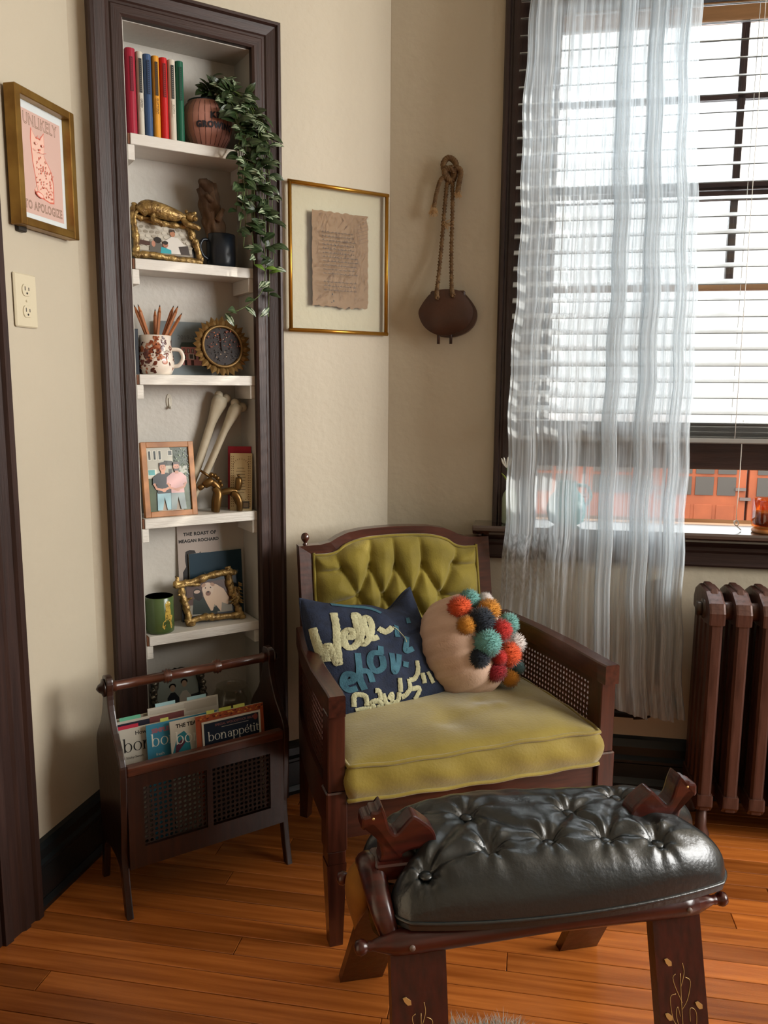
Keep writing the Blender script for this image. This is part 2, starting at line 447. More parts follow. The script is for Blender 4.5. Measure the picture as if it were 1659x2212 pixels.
def serif_glyph(ch):           # x-height 1
    S = .16; t = .06
    if ch == 'b': return 1.08, [_rc(.10, 0, .10+S, 1.55), _rc(.0, 1.49, .2, 1.55), _bowl(.55, .5, .45, .52, S, t)]
    if ch == 'o': return 1.06, [_bowl(.52, .5, .48, .52, S, t)]
    if ch == 'n': return 1.10, [_rc(.10, 0, .10+S, 1), _rc(.0, .94, .2, 1), _rc(0, 0, .36, t), _bowl(.54, .55, .38, .47, S, .09, 0, 180), _rc(.76, 0, .92, .56), _rc(.66, 0, 1.02, t)]
    if ch == 'a': return .92, [_bowl(.38, .3, .34, .32, S, t), _rc(.58, 0, .74, .7), _rc(.6, 0, .88, t), _bowl(.40, .66, .34, .36, S, .08, 0, 165)]
    if ch == 'p': return 1.10, [_rc(.10, -.48, .10+S, 1), _rc(0, .94, .2, 1), _rc(0, -.48, .36, -.42), _bowl(.56, .5, .46, .52, S, t)]
    if ch in 'eé':
        g = [_bowl(.48, .5, .44, .52, S, t, 20, 320), _rc(.14, .52, .90, .60), _bowl(.48, .5, .44, .52, S, t, -2, 30)]
        if ch == 'é': g.append([(.42, 1.12), (.52, 1.10), (.74, 1.42), (.58, 1.46)])
        return .98, g
    if ch == 't': return .64, [_rc(.16, .12, .32, 1.28), _rc(0, .93, .56, 1), _bowl(.38, .2, .22, .22, .14, t, 180, 330)]
    if ch == 'i': return .52, [_rc(.14, 0, .30, 1), _rc(.02, .94, .2, 1), _rc(.02, 0, .44, t), [(.12, 1.22), (.32, 1.22), (.32, 1.42), (.12, 1.42)]]
    return .4, []

# ================================================================ THE ROOM
CEIL = 2.8
# floor: strip boards laid parallel to the window wall
fl = struct('floor', FW, 'orange-brown strip wood floor with dark joints', 'floor')
MB().box(-2.6, 4.4, -4.6, .1, -.05, -.0125).build('subfloor', 'floor_gap', fl)
PW = .058
plank_cache = {}
def plank_mesh(ln):
    k = round(ln, 1)
    if k not in plank_cache:
        plank_cache[k] = MB().box(0, k - .0014, 0, PW - .0018, -.012, 0, .0010).mesh('plank', 'plank')
    return plank_cache[k], k
y = -.005
row = 0
while y > -1.75:
    x = -1.15 - rnd.random() * .5
    while x < 1.75:
        me, k = plank_mesh(rnd.uniform(.55, 1.5))
        o = instance(me, 'plank', fl, T(x, y - PW, rnd.uniform(-.0005, 0)))
        x += k
    y -= PW; row += 1
rest = MB()
for i in range(48):
    yy = y - PW * i
    rest.box(-2.6, 4.4, yy - PW + .0013, yy, -.012, 0)
for i in range(30):
    yy = -.005 - PW * i
    rest.box(2.9, 4.4, yy - PW + .0013, yy, -.012, 0)
tag(rest.build('plank_field', 'plank', fl), kind='stuff')

def wall(name, F, rects, t, m, label):
    mb = MB()
    for x0, x1, z0, z1 in rects: mb.box(x0, x1, 0, t, z0, z1)
    o = mb.build(name, m, F=F); return tag(o, label, 'wall', kind='structure')
wall('wall_left', FL, [(-3.9, .0, 0, CEIL)], .15, 'wall_paint', 'cream painted wall at the left holding the cat picture')
NX0, NX1, NZ0, NZ1, ND = .122, .455, .19, 2.066, .118
wall('wall_back', FN, [(0, NX0, 0, CEIL), (NX1, .877, 0, CEIL), (NX0, NX1, NZ1, CEIL), (NX0, NX1, 0, NZ0)], .14, 'wall_paint', 'cream angled wall with the narrow shelf niche')
lin_ = MB()
lin_.box(NX0 - .03, NX1 + .03, ND, .15, NZ0 - .02, NZ1 + .02)
lin_.box(NX0 - .004, NX0 + .004, .0, ND, NZ0, NZ1); lin_.box(NX1 - .004, NX1 + .004, .0, ND, NZ0, NZ1)
lin_.box(NX0, NX1, .0, ND, NZ1 - .004, NZ1 + .004); lin_.box(NX0, NX1, .0, ND, NZ0 - .004, NZ0 + .004)
tag(lin_.build('wall_niche', 'white_paint', F=FN), 'off-white painted lining inside the shelf niche', 'wall', kind='structure')
WX0, WX1, WZ0, WZ1 = .43, 1.515, .785, 2.275
wall('wall_right', FW, [(0, WX0, 0, CEIL), (WX1, 3.25, 0, CEIL), (WX0, WX1, WZ1, CEIL), (WX0, WX1, 0, WZ0)], .2, 'wall_paint_rough', 'cream plaster wall around the window')
# unseen part of the room: right-hand wall with a wide window opening, wall behind the camera, ceiling
FX = FW @ T(3.25, 0, 0) @ RZ(-90)
wall('wall_side', FX, [(0, .25, 0, CEIL), (2.05, 4.6, 0, CEIL), (.25, 2.05, 2.6, CEIL), (.25, 2.05, 0, .95)], .12, 'wall_paint', 'cream wall with a wide window beyond the picture')
wall('wall_front', F0 @ T(4.5, -1.7, 0) @ RZ(180), [(0, 7.0, 0, CEIL)], .12, 'wall_paint', 'cream wall behind the viewer')
tag(MB().box(-2.6, 4.6, -4.8, .4, CEIL, CEIL + .1).build('ceiling', 'ceiling_paint', F=FW), 'pale ceiling above the room', 'ceiling', kind='structure')

# baseboards: moulded profile swept along the wall (u out of wall, v up)
def moulding(name, F, x0, x1, prof, m, label, cat='baseboard', along='x'):
    mb = MB(); n = len(prof)
    if along == 'x': vs = [(x, -u, v) for x in (x0, x1) for u, v in prof]
    else: vs = [(u, -v, z) for z in (x0, x1) for u, v in prof]
    fs = [(i, (i+1) % n, n + (i+1) % n, n + i) for i in range(n)] + [tuple(range(n))[::-1], tuple(range(n, 2*n))]
    mb.add(vs, fs)
    return mb.build(name, m, F=F)
BB = [(0, 0), (.024, 0), (.026, .012), (.020, .026), (.018, .026), (.018, .098), (.022, .104), (.022, .112), (.016, .120), (.016, .142), (.010, .156), (.0, .160)]
tag(moulding('baseboard_left', FL, -.31, .0, BB, 'baseboard_paint', ''), 'dark moulded baseboard under the left wall', 'baseboard', kind='structure')
tag(moulding('baseboard_back', FN, .522, .875, BB, 'baseboard_paint', ''), 'dark moulded baseboard behind the armchair', 'baseboard', kind='structure')
o = moulding('baseboard_right', FW, .01, 3.2, [(0, 0), (.045, 0), (.045, .03), (.03, .045), (.03, .088), (.036, .094), (.036, .102), (.022, .112), (.022, .138), (.010, .158), (0, .166)], 'baseboard_paint', '')
tag(o, 'dark stepped baseboard beside the radiator', 'baseboard', kind='structure')

# casing of the niche: three boards with a stepped profile
cas = struct('trim_1', FN, 'dark wooden casing framing the shelf niche', 'trim')
def casing_prof(w, inner_right):
    p = [(0, 0), (0, .030), (.004, .034), (.010, .034), (.014, .026), (.040, .022), (.044, .018), (.050, .018), (.054, .021), (w - .006, .021), (w, .017), (w, 0)]
    return [(w - u, v) for u, v in p] if inner_right else p
def vboard(name, x, w, z0, z1, flip, parent, m='dark_trim', prof=None):
    prof = prof or casing_prof(w, flip)
    mb = MB(); n = len(prof)
    vs = [(x + u, -v, z) for z in (z0, z1) for u, v in prof]
    mb.add(vs, [(i, (i+1) % n, n + (i+1) % n, n + i) for i in range(n)] + [tuple(range(n))[::-1], tuple(range(n, 2*n))])
    return mb.build(name, m, parent)
cprf = casing_prof(.080, False); XO0, XO1, ZO = .040, .521, 2.134
def mitred(name, sta, m):
    mb = MB(); n = len(cprf)
    mb.add([(x, -v, z) for k in (0, 1) for (x, v, z) in [sta(k, u, v) for u, v in cprf]], [(i, (i+1) % n, n + (i+1) % n, n + i) for i in range(n)] + [tuple(range(n))[::-1], tuple(range(n, 2*n))])
    mb.build(name, m, cas)
zt_ = lambda u: ZO - u * .070 / .080
mitred('casing_board', lambda k, u, v: (XO0 + u, v, zt_(u) if k else 0), 'dark_trim')
mitred('casing_board', lambda k, u, v: (XO1 - u * .94, v, zt_(u) if k else 0), 'dark_trim')
mitred('head_board', lambda k, u, v: ((XO1 - u * .94) if k else (XO0 + u), v, zt_(u)), 'dark_trim_h')
MB().box(.105, .122, -.012, 0, 0, 2.066).box(.452, .460, -.010, 0, 0, 2.066).build('painted_edge', 'white_paint', cas)
# casing of the doorway at the far left
cas2 = struct('trim_2', FL, 'dark moulded door casing at the left edge', 'trim')
vboard('casing_board', -.42, .115, 0, 2.2, True, cas2, prof=[(0, 0), (0, .02), (.02, .024), (.024, .02), (.05, .022), (.056, .028), (.07, .03), (.076, .024), (.09, .026), (.094, .034), (.110, .034), (.115, .028), (.115, 0)])
MB().box(-1.25, -.42, -.012, 0, 0, 2.1, .002).build('door_panel', 'dark_trim', cas2)

# ---------------------------------------------------------------- window
win = struct('window_1', FW, 'dark wooden sash window with raised lower sash', 'window')
cp = [(0, 0), (0, .018), (.005, .024), (.014, .024), (.017, .018), (.022, .018), (.026, .021), (.104, .021), (.110, .016), (.110, 0)]
vboard('casing', .320, .110, .805, 2.40, False, win, 'window_wood', cp)
vboard('casing', 1.515, .110, .805, 2.40, True, win, 'window_wood', [(.110 - u, v) for u, v in cp])
MB().box(.318, 1.627, -.024, 0, 2.275, 2.42, .004).build('head_casing', 'window_wood_h', win)
MB().box(WX0 - .0, WX0 + .018, 0, .18, WZ0, WZ1).build('jamb', 'window_wood', win)
MB().box(WX1 - .018, WX1, 0, .18, WZ0, WZ1).build('jamb', 'window_wood', win)
MB().box(WX0, WX1, 0, .18, WZ1 - .012, WZ1 + .005).build('head_jamb', 'window_wood_h', win)
# stool (inner sill board) and apron
st = MB(); st.prism([(-.100, .792), (-.106, .798), (-.106, .806), (-.100, .812), (.06, .812), (.06, .785), (-.09, .785)], .268, 1.68, 'yzx', .002)
st.build('window_stool', 'sill_varnish', win)
ap = MB(); ap.prism([(0, .702), (-.022, .702), (-.026, .708), (-.022, .714), (-.022, .742), (-.028, .750), (-.028, .760), (-.044, .772), (-.05, .785), (0, .785)], .300, 1.65, 'yzx')
ap.build('apron', 'dark_trim_h', win)
MB().prism([(.06, .785), (.06, .812), (.10, .812), (.105, .822), (.2, .805), (.26, .79), (.26, .77), (.06, .77)], WX0, WX1, 'yzx').build('outer_sill', 'sash_tan', win)
def sash(name, y0, y1, z0, z1, top, bot, stile, mt, mh):
    s = MB().box(WX0 + .018, WX0 + .018 + stile, y0, y1, z0, z1, .003).box(WX1 - .018 - stile, WX1 - .018, y0, y1, z0, z1, .003)
    o = s.build(name, mt, win)
    MB().box(WX0 + .018 + stile, WX1 - .018 - stile, y0, y1, z1 - top, z1, .003).build('rail', mh, o)
    MB().box(WX0 + .018 + stile, WX1 - .018 - stile, y0, y1, z0, z0 + bot, .003).build('rail', mh, o)
    return o
us = sash('sash', .105, .135, 1.490, 2.262, .05, .030, .030, 'window_wood', 'sash_tan')
for zz in (2.016, 1.775): MB().box(.478, 1.467, .108, .130, zz - .008, zz + .008, .002).build('muntin', 'window_wood_h', us)
MB().box(.962, .984, .108, .130, 1.52, 2.212, .002).build('muntin', 'window_wood', us)
for x0, x1 in ((.478, .962), (.984, 1.467)):
    for z0, z1 in ((1.52, 1.767), (1.783, 2.008), (2.024, 2.212)): MB().box(x0, x1, .118, .121, z0, z1).build('pane', 'pane_glass', us)
ls = sash('sash', .065, .098, .975, 1.757, .024, .082, .030, 'window_wood', 'window_wood_h')
MB().box(.478, 1.467, .080, .083, 1.057, 1.735).build('pane', 'pane_glass', ls)
MB().box(WX0 + .018, WX1 - .018, .098, .1045, 1.772, 1.794, .001).build('parting_rail', 'window_wood_h', win)

# outside: garage across the street with orange doors, pale wall above, roadway
gar = thing('garage_building', 'garage across the street with weathered orange panelled doors', 'building', FW, (0, 9.0, 0))
MB().box(-6, 12, .25, 3, -1.3, 7.0).build('wall', 'white_siding', gar)
gx = 2.29
for k in range(-2, 5):
    bx = gx + k * 1.075
    d = MB().box(bx, bx + 1.04, .12, .25, -1.25, .80, .006).build('door_leaf', 'orange_paint', gar)
    for c in range(3):
        x0 = bx + .10 + c * .285
        for r_ in range(2): MB().box(x0, x0 + .235, .105, .125, -.19 + r_ * .29, -.19 + r_ * .29 + .25).build('pane', 'garage_pane', d)
        for r_ in range(2): MB().box(x0, x0 + .235, .108, .122, -1.2 + r_ * .48, -1.2 + r_ * .48 + .40, .004).build('panel', 'orange_paint', d)
    MB().box(bx + .90, bx + 1.03, .08, .125, -.12, -.08).box(bx + .96, bx + 1.10, .08, .125, -.25, -.21).build('hasp', 'hasp', d)
tag(MB().box(-8, 14, .5, 12, -1.35, -1.25).build('street', 'asphalt', F=FW), 'grey street surface outside the window', 'street', kind='structure')

# venetian blind hung over the casing
bl = thing('window_blind', 'white slatted window blind hanging half lowered in the window', 'blind', FW, (.363, -.058, 0))
LEN = 1.225
slat = MB()
def slat_fn(u, v):
    a = (v - .5) * .050
    return (u * LEN, a, .0022 * math.cos((v - .5) * math.pi))
slat.grid(slat_fn, 2, 5)
slat.add([(p[0], p[1], p[2] - .0022) for p in slat.v[:18]], [tuple(reversed(f)) for f in slat.f[:10]], 0, True)
sme = slat.mesh('slat', 'slat_white')
z = 2.272
while z > 1.125:
    instance(sme, 'slat', bl, T(0, 0, z) @ RX(21 + rnd.uniform(-1, 1)) @ RY(rnd.uniform(-.05, .05)))
    z -= .0432
for k in range(9): instance(sme, 'slat', bl, T(rnd.uniform(-.004, .004), rnd.uniform(-.002, .002), 1.078 + k * .0048) @ RX(rnd.uniform(-3, 3)))
MB().box(0, LEN, -.026, .026, 1.060, 1.075, .003).build('bottom_rail', 'rail_grey', bl)
MB().box(-.0, LEN, -.03, .03, 2.30, 2.35, .003).build('head_rail', 'slat_white', bl)
for xx in (.13, .61, 1.09):
    MB().tube([(xx, -.0265, 1.075), (xx, -.0265, 2.30)], .0009, 5).build('ladder_cord', 'cord_white', bl)
    MB().tube([(xx, .0265, 1.075), (xx, .0265, 2.30)], .0009, 5).build('ladder_cord', 'cord_white', bl)
pc = thing('pull_cord', 'white knotted pull cord dangling above the window sill', 'cord', FW, (1.005, -.03, .812))
MB().tube(spline([(0, 0, .31), (.001, 0, .15), (0, 0, .045), (.002, 0, .03)], 5), .0012, 6).build('cord', 'cord_white', pc)
MB().tube(spline([(.002, 0, .03), (-.006, -.004, .026), (-.002, -.006, .016), (.007, 0, .018), (.004, .004, .028), (-.004, .002, .020), (.006, -.003, .010), (.014, -.006, .0025)], 5), .0016, 6).build('knot', 'cord_white', pc)

# sheer crinkled curtain
cur = thing('sheer_curtain', 'long white crinkled sheer curtain covering the left half of the window', 'curtain', FW, (0, 0, 0))
crn = random.Random(3)
ph = [crn.uniform(0, 6.28) for _ in range(24)]
# plan of the hanging cloth: flat stretches and Z-folds that lie three layers deep
plan = spline([(0, .004), (.10, -.008), (.20, .008), (.30, -.007), (.40, .008), (.52, -.006), (.595, -.016), (.535, .004), (.525, .014), (.60, .014), (.70, -.004), (.785, -.016), (.715, .006), (.705, .016), (.79, .014), (.87, -.006), (.93, -.014), (.885, .008), (.93, .012), (1.0, -.002)], 16)
def plan_at(u):
    k = u * (len(plan) - 1); i = min(int(k), len(plan) - 2); return plan[i].lerp(plan[i + 1], k - i)
def cur_fn(u, v):
    z = lerp(.296, 2.62, v)
    q = plan_at(u)
    xl = .356 + max(0, z - .6) * .018 + .004 * math.sin(z * 9) + .0025 * math.sin(z * 31 + 1)
    xr = .868 - .030 * (z - .3) + (.006 * max(0, .45 - z) / .15) + .006 * math.sin(z * 5 + 1) + .003 * math.sin(z * 27)
    f = q.x + .022 * math.sin(math.pi * q.x) * (.5 + .5 * math.sin(.9 * z + 1.2)) - .012 * math.sin(math.pi * q.x) * math.sin(2.1 * z)
    x = lerp(xl, xr, f)
    cr = sum(math.sin(2 * math.pi * (23 + 11 * k) * u + ph[k] + .9 * math.sin(z * (1.1 + .23 * k) + ph[k + 8])) / (1 + .35 * k) for k in range(7))
    yy = -.152 + q.y * (1 + .25 * math.sin(1.7 * z)) + .0030 * cr + .004 * math.sin(z * 3 + q.x * 9)
    yy += .085 * max(0, min(1, (.80 - z) / .2)) * max(0, min(1, (.45 - q.x) / .3))
    x += .0020 * math.sin(2 * math.pi * 37 * u + ph[3] + z * 2.2)
    dz = 0
    if v < .08: dz = .02 * math.sin(q.x * 5 + .8) * (1 - v / .08) + .05 * (1 - q.x) * (1 - v / .08)
    return (x, yy, z + dz)
MB().grid(cur_fn, 560, 64).build('cloth', 'sheer', cur)
hem = MB()
def hem_fn(u, v):
    p = cur_fn(u, lerp(0, .028, v)); return (p[0], p[1] + .002, p[2])
MB().grid(hem_fn, 560, 3).build('hem', 'sheer', cur)
MB().tube([(.30, -.15, 2.635), (1.75, -.15, 2.635)], .012, 12).build('rod', 'dark_iron', cur)

# things on the window stool
SZ = .812
t = thing('bud_vase', 'small sage green vase with a pale flower behind the curtain edge', 'vase', FW, (.372, -.045, SZ))
MB().lathe([(.020, 0), (.0225, .005), (.0225, .075), (.020, .088), (.012, .100), (.012, .104), (.009, .104), (.009, .095)], 24).build('body', 'sage_glaze', t)
MB().tube(spline([(0, 0, .09), (-.004, 0, .13), (-.012, -.004, .165)], 5), .0015, 6).build('stem', 'stem', t)
for a in (-60, -30, 10, 50):
    MB().tube(spline([(-.012, -.004, .165), (-.012 + .012*math.sin(R(a)), -.004, .175 + .008*math.cos(R(a))), (-.012 + .018*math.sin(R(a)), -.008, .19 + .006*math.cos(R(a)))], 4), [.001 + .0022*math.sin(math.pi*i/8) for i in range(9)], 6).build('petal', 'white_petal', t)
MB().tube(spline([(-.002, 0, .11), (-.014, -.004, .134), (-.027, -.006, .150)], 5), [.001 + .005*math.sin(math.pi*i/10) for i in range(11)], 8, squash=.35).build('leaf', 'orchid_leaf', t)
t = thing('teal_jug', 'rounded teal vessel glowing through the sheer curtain on the sill', 'jug', FW, (.535, -.035, SZ))
MB().lathe([(.03, 0), (.05, .012), (.058, .045), (.050, .08), (.030, .105), (.026, .120), (.030, .128), (.026, .126), (.022, .118), (.03, .09)], 28).build('body', 'teal_glaze', t)
MB().tube(spline([(.027, 0, .118), (.055, 0, .115), (.068, 0, .085), (.055, 0, .06)], 5), .005, 8).build('handle', 'teal_glaze', t)
t = thing('candle_jar', 'amber glass candle tumbler on a wooden foot at the sill edge', 'candle', FW, (1.085, -.045, SZ))
MB().lathe([(.038, 0), (.041, .003), (.041, .008), (.036, .013), (.03, .014)], 32).build('foot', 'foot_wood', t)
MB().lathe([(.034, .0142), (.0415, .018), (.0435, .03), (.0440, .092), (.0425, .093), (.0420, .088), (.0415, .03), (.036, .02), (.002, .019)], 36).build('glass', 'amber_glass', t)
MB().lathe([(.001, .0215), (.034, .0215), (.040, .03), (.040, .058), (.001, .060)], 32).build('wax', 'wax', t)
MB().tube([(0, 0, .0595), (.001, 0, .068)], .0012, 6).build('wick', 'pencil_tip', t)

# ---------------------------------------------------------------- radiator
rad = thing('radiator', 'bronze painted cast iron radiator below the window', 'radiator', FW, (.895, -.175, 0))
sec = MB()
def col_prism(cy, hw, hd, z0, z1):
    pr = [(-hw, -hd + .006), (-hw + .006, -hd), (hw - .006, -hd), (hw, -hd + .006), (hw, hd - .006), (hw - .006, hd), (-hw + .006, hd), (-hw, hd - .006)]
    sec.prism([(a, b + cy) for a, b in pr], z0, z1, 'xyz', .003)
for cy, hd in ((-.078, .022), (-.026, .017), (.026, .017), (.078, .022)): col_prism(cy, .0165, hd, .085, .645)
hat = [(-.104, .600), (-.106, .632), (-.092, .656), (-.045, .678), (.045, .678), (.092, .656), (.106, .632), (.104, .600), (.05, .592), (-.05, .592)]
sec.prism(hat, -.021, .021, 'yzx', .006)
sec.prism([(a, b) for a, b in ((-.09, .640), (-.044, .684), (.044, .684), (.09, .640))], -.010, .010, 'yzx', .004)
low = [(-.104, .13), (-.106, .10), (-.09, .082), (.09, .082), (.106, .10), (.104, .13)]
sec.prism(low, -.021, .021, 'yzx', .005)
smesh = sec.mesh('section', 'iron_bronze')
PIT = .0655
for k in range(11): instance(smesh, 'section', rad, T(.022 + k * PIT, 0, 0))
hub = MB().tube([(-.02, 0, 0), (.03, 0, 0)], .024, 14).mesh('hub', 'iron_bronze')
for k in range(10):
    for yy, zz in ((-.05, .628), (.05, .628), (0, .106)): instance(hub, 'hub', rad, T(.022 + (k + .4) * PIT, yy, zz))
MB().tube([(-.018, -.035, .628), (-.004, -.035, .628)], .020, 6).tube([(-.004, -.035, .628), (.012, -.035, .628)], .026, 16).build('end_plug', 'iron_valve', rad)
for k in (0, 10):
    for yy in (-.075, .075):
        MB().lathe([(.022, 0), (.024, .008), (.015, .03), (.014, .085)], 12, (.022 + k * PIT, yy, 0)).build('foot', 'iron_bronze', rad)
tag(MB().tube([(.30, -.035, .247), (.76, -.035, .247)], .0115, 12).tube([(.755, -.035, .247), (.79, -.035, .247), (.812, -.035, .247)], [.016, .012, .001], 10).build('wall_pipe', 'dark_iron', F=FW),
    'dark iron pipe with pointed end low on the wall', 'pipe')
tag(MB().box(.806, .842, -.032, -.0, .34, .655, .002).build('upright_board', 'brown_board', F=FW), 'narrow brown upright board showing through the curtain', 'board')

# ================================================================ LEFT WALL
pic = thing('cat_picture', 'framed pink cat print reading UNLIKELY TO APOLOGIZE on left wall', 'picture', FL, (-.246, 0, 1.538))
PWd, PHt, FWd, FD = .203, .278, .017, .028
for nm, a in (('frame_side', (0, FWd, 0, PHt)), ('frame_side', (PWd - FWd, PWd, 0, PHt)), ('frame_rail', (FWd, PWd - FWd, 0, FWd)), ('frame_rail', (FWd, PWd - FWd, PHt - FWd, PHt))):
    MB().box(a[0], a[1], -FD - .006, -.006, a[2], a[3], .0015).build(nm, 'gold_leaf', pic)
MB().box(.012, PWd - .012, -.010, -.006, .012, PHt - .012).build('backing', 'brass_side', pic)
MB().box(.02, .045, -.012, -.0, -.010, .004, .002).build('bumper', 'slot_dark', pic)
iw, ih = PWd - 2 * FWd, PHt - 2 * FWd
p = Print(iw, ih, '#dfe2e6', .002)
p.rect(.014, .016, iw - .010, ih - .016, '#d8b3aa')
def outline_text(s, x, z, size, w, sx):
    p.text(s, x, z, size, '#8d6f5e', .0008, sx=sx, space=1.05); p.text(s, x, z, size, '#dcb9b0', -.0008, sx=sx, space=1.05)
outline_text('UNLIKELY', iw / 2 + .004, ih - .045, .033, 0, .76)
outline_text('TO APOLOGIZE', iw / 2 + .004, .026, .025, 0, .70)
sal = '#d9705f'; pale = '#eec3b4'
cat = [(.052, .172), (.055, .196), (.070, .180), (.085, .180), (.100, .196), (.100, .166), (.097, .148), (.104, .138), (.122, .118), (.128, .090), (.126, .052), (.112, .050), (.095, .053), (.075, .056), (.060, .060), (.058, .068), (.066, .078), (.062, .100), (.056, .128), (.054, .150)]
p.poly([(x * 1.0, z) for x, z in cat], sal)
cx_, cz_ = .088, .118
p.poly([(cx_ + (x - cx_) * .92, cz_ + (z - cz_) * .955) for x, z in cat], pale)
pr = random.Random(5)
for _ in range(95):
    x = pr.uniform(.060, .124); zz = pr.uniform(.060, .142)
    if x < .066 + max(0, (.09 - zz)) * .3 or x > .122 - max(0, (zz - .11)) * .7: continue
    p.ell(x, zz, .0024, .0012, sal, 7, pr.uniform(40, 110))
for sx_ in (-1, 1):
    p.ell(.079 + sx_ * .011, .166, .0045, .0028, sal, 9); p.ell(.079 + sx_ * .011, .166, .0022, .0022, '#f4dcd2', 8)
    p.line([(.079 + sx_ * .004, .184), (.079 + sx_ * .006, .176)], .0014, sal); p.line([(.079 + sx_ * .012, .150), (.079 + sx_ * .022, .153)], .001, sal)
p.poly([(.075, .157), (.083, .157), (.079, .152)], sal); p.line([(.073, .148), (.079, .150), (.085, .148)], .0012, sal)
p.line([(.066, .080), (.070, .062), (.088, .056)], .0016, sal); p.ell(.072, .060, .014, .006, sal, 12, -12); p.ell(.073, .060, .011, .004, pale, 12, -12)
p.build('print', pic, T(FWd, -.013, FWd))
MB().box(FWd, PWd - FWd, -.0165, -.016, FWd, PHt - FWd).build('glass', 'picture_glass', pic)

out = thing('wall_outlet', 'cream double power outlet on the left wall', 'outlet', FL, (-.247, 0, 1.328))
MB().box(0, .073, -.007, 0, 0, .114, .003).build('cover_plate', 'plate_plastic', out)
for zz in (.034, .079):
    rc = MB().prism([(.0365 + .0145 * math.cos(a), zz + max(-.0125, min(.0125, .0155 * math.sin(a)))) for a in [2*math.pi*i/24 for i in range(24)]], -.0095, -.006, 'xzy', .001).build('receptacle', 'plate_plastic', out)
    MB().box(.0295, .0315, -.0100, -.009, zz - .001, zz + .0075).build('slot', 'slot_dark', rc)
    MB().box(.0415, .0435, -.0100, -.009, zz - .001, zz + .006).build('slot', 'slot_dark', rc)
    MB().tube([(.0365, -.0100, zz - .0065), (.0365, -.009, zz - .0065)], .0024, 10).build('ground_hole', 'slot_dark', rc)
MB().ball((.0365, -.0072, .0565), .0028, 10).build('screw', 'plate_plastic', out)

# ================================================================ NICHE SHELVES
shelf_z = [1.812, 1.518, 1.234, .862, .545, .232]
names = ['top', 'second', 'third', 'fourth', 'fifth', 'lowest']
holds = ['coloured books and the pink planter', 'the gold leopard frame and dark mug', 'the floral pencil cup and sunflower frame', 'the oak photo frame and unicorn', 'the green mug and dog photo', 'the silver frame and smoky bowl']
STH = .026
for i, zt in enumerate(shelf_z):
    s = thing('shelf', 'white painted niche shelf carrying ' + holds[i], 'shelf', FN, (NX0, 0, zt), 'niche shelves')
    w = NX1 - NX0
    MB().box(.012, w - .008, -.001, ND - .001, -STH, 0, .0012).build('board', 'shelf_paint', s)
    MB().box(.0065, .012, .002, ND - .004, -STH + .001, -.001).build('raw_end', 'raw_end', s)
    if i < 5:
        MB().box(.005, .022, .002, ND - .003, -STH - .036, -STH, .001).build('cleat', 'shelf_paint', s)
        MB().box(w - .022, w - .005, .002, ND - .003, -STH - .036, -STH, .001).build('cleat', 'shelf_paint', s)

# ---- top shelf: seven slim books
Z = shelf_z[0]
bx = .1325
books = [(.0235, .196, '#9e1f35', 'crimson', '#5d0f20', '', None), (.0165, .192, '#c9c2b2', 'first pale grey', '#2c2a28', 'GREED', '#6b655c'), (.0195, .190, '#3a5379', 'slate blue', '#1e2c44', '', None), (.0180, .190, '#d9962f', 'orange-yellow', '#3b2d1c', 'GLUTTONY', '#5e431c'),
         (.0190, .190, '#c01d20', 'bright red', '#6a1214', '', None), (.0185, .189, '#cfc4b2', 'second pale grey', '#2c2a28', 'SLOTH', '#8a8273'), (.0195, .190, '#14573f', 'dark green', '#0b3526', '', None)]
for w, h, c, nm, lab, tx, tc in books:
    b = thing('book', 'slim ' + nm + ' book in the row on the top shelf', 'book', FN, (bx, .003, Z), 'slim coloured books on the top shelf')
    cov = MB(); dp = .088
    pr_ = [(0, .012), (0, dp), (.0018, dp), (.0018, .013), (w - .0018, .013), (w - .0018, dp), (w, dp), (w, .012)]
    arc = [(w/2 + w/2*math.cos(a), .012 - .010*math.sin(a)) for a in [math.pi*i/8 for i in range(1, 8)]]
    cov.prism(pr_ + arc, 0, h, 'xyz'); cov.c = [lin(c)] * len(cov.f)
    cov.build('cover', 'print', b)
    MB().box(.0019, w - .0019, .0135, dp - .003, .002, h - .003).build('page_block', 'page_edge', b)
    q = Print(.007, .078, lab, .0006)
    for k in range(16): q.line([(.0025, .004 + k*.0045), (.0048, .0045 + k*.0045)], .0018, tc or c)
    q.build('spine_label', b, T(w/2 - .0035, .0012, .098) )
    if tx:
        q = Print(.006, .036, c, .0004); q.text(tx, .0014, .018, .0068, tc, .0002, rot=-90); q.build('spine_title', b, T(w/2 - .003, .0014, .056))
    bx += w + .0012

# ---- planter and trailing plant
pot = thing('planter', 'round pink ribbed planter lettered KEEP GROWING on the top shelf', 'planter', FN, (.344, .052, Z))
prof = [(.040, 0), (.044, .004), (.060, .030), (.0665, .055), (.0665, .075), (.058, .098), (.046, .113), (.044, .118), (.040, .118), (.040, .105)]
def potr(z):
    for (r0, z0), (r1, z1) in zip(prof, prof[1:]):
        if z0 <= z <= z1: return lerp(r0, r1, (z - z0) / max(1e-6, z1 - z0))
    return .06
MB().lathe(prof, 40).build('body', 'planter_pink', pot)
MB().lathe([(.0445, .113), (.0455, .119), (.041, .120), (.040, .114)], 36).build('rim', 'mug_navy', pot)
MB().lathe([(.039, .104), (.001, .108)], 24).build('soil', 'soil', pot)
for k in range(26):
    a = 2*math.pi*k/26
    MB().tube([((potr(zz) + .0002)*math.cos(a), (potr(zz) + .0002)*math.sin(a), zz) for zz in [.006 + i*.0105 for i in range(11)]], .0007, 5).build('groove', 'planter_stripe', pot)
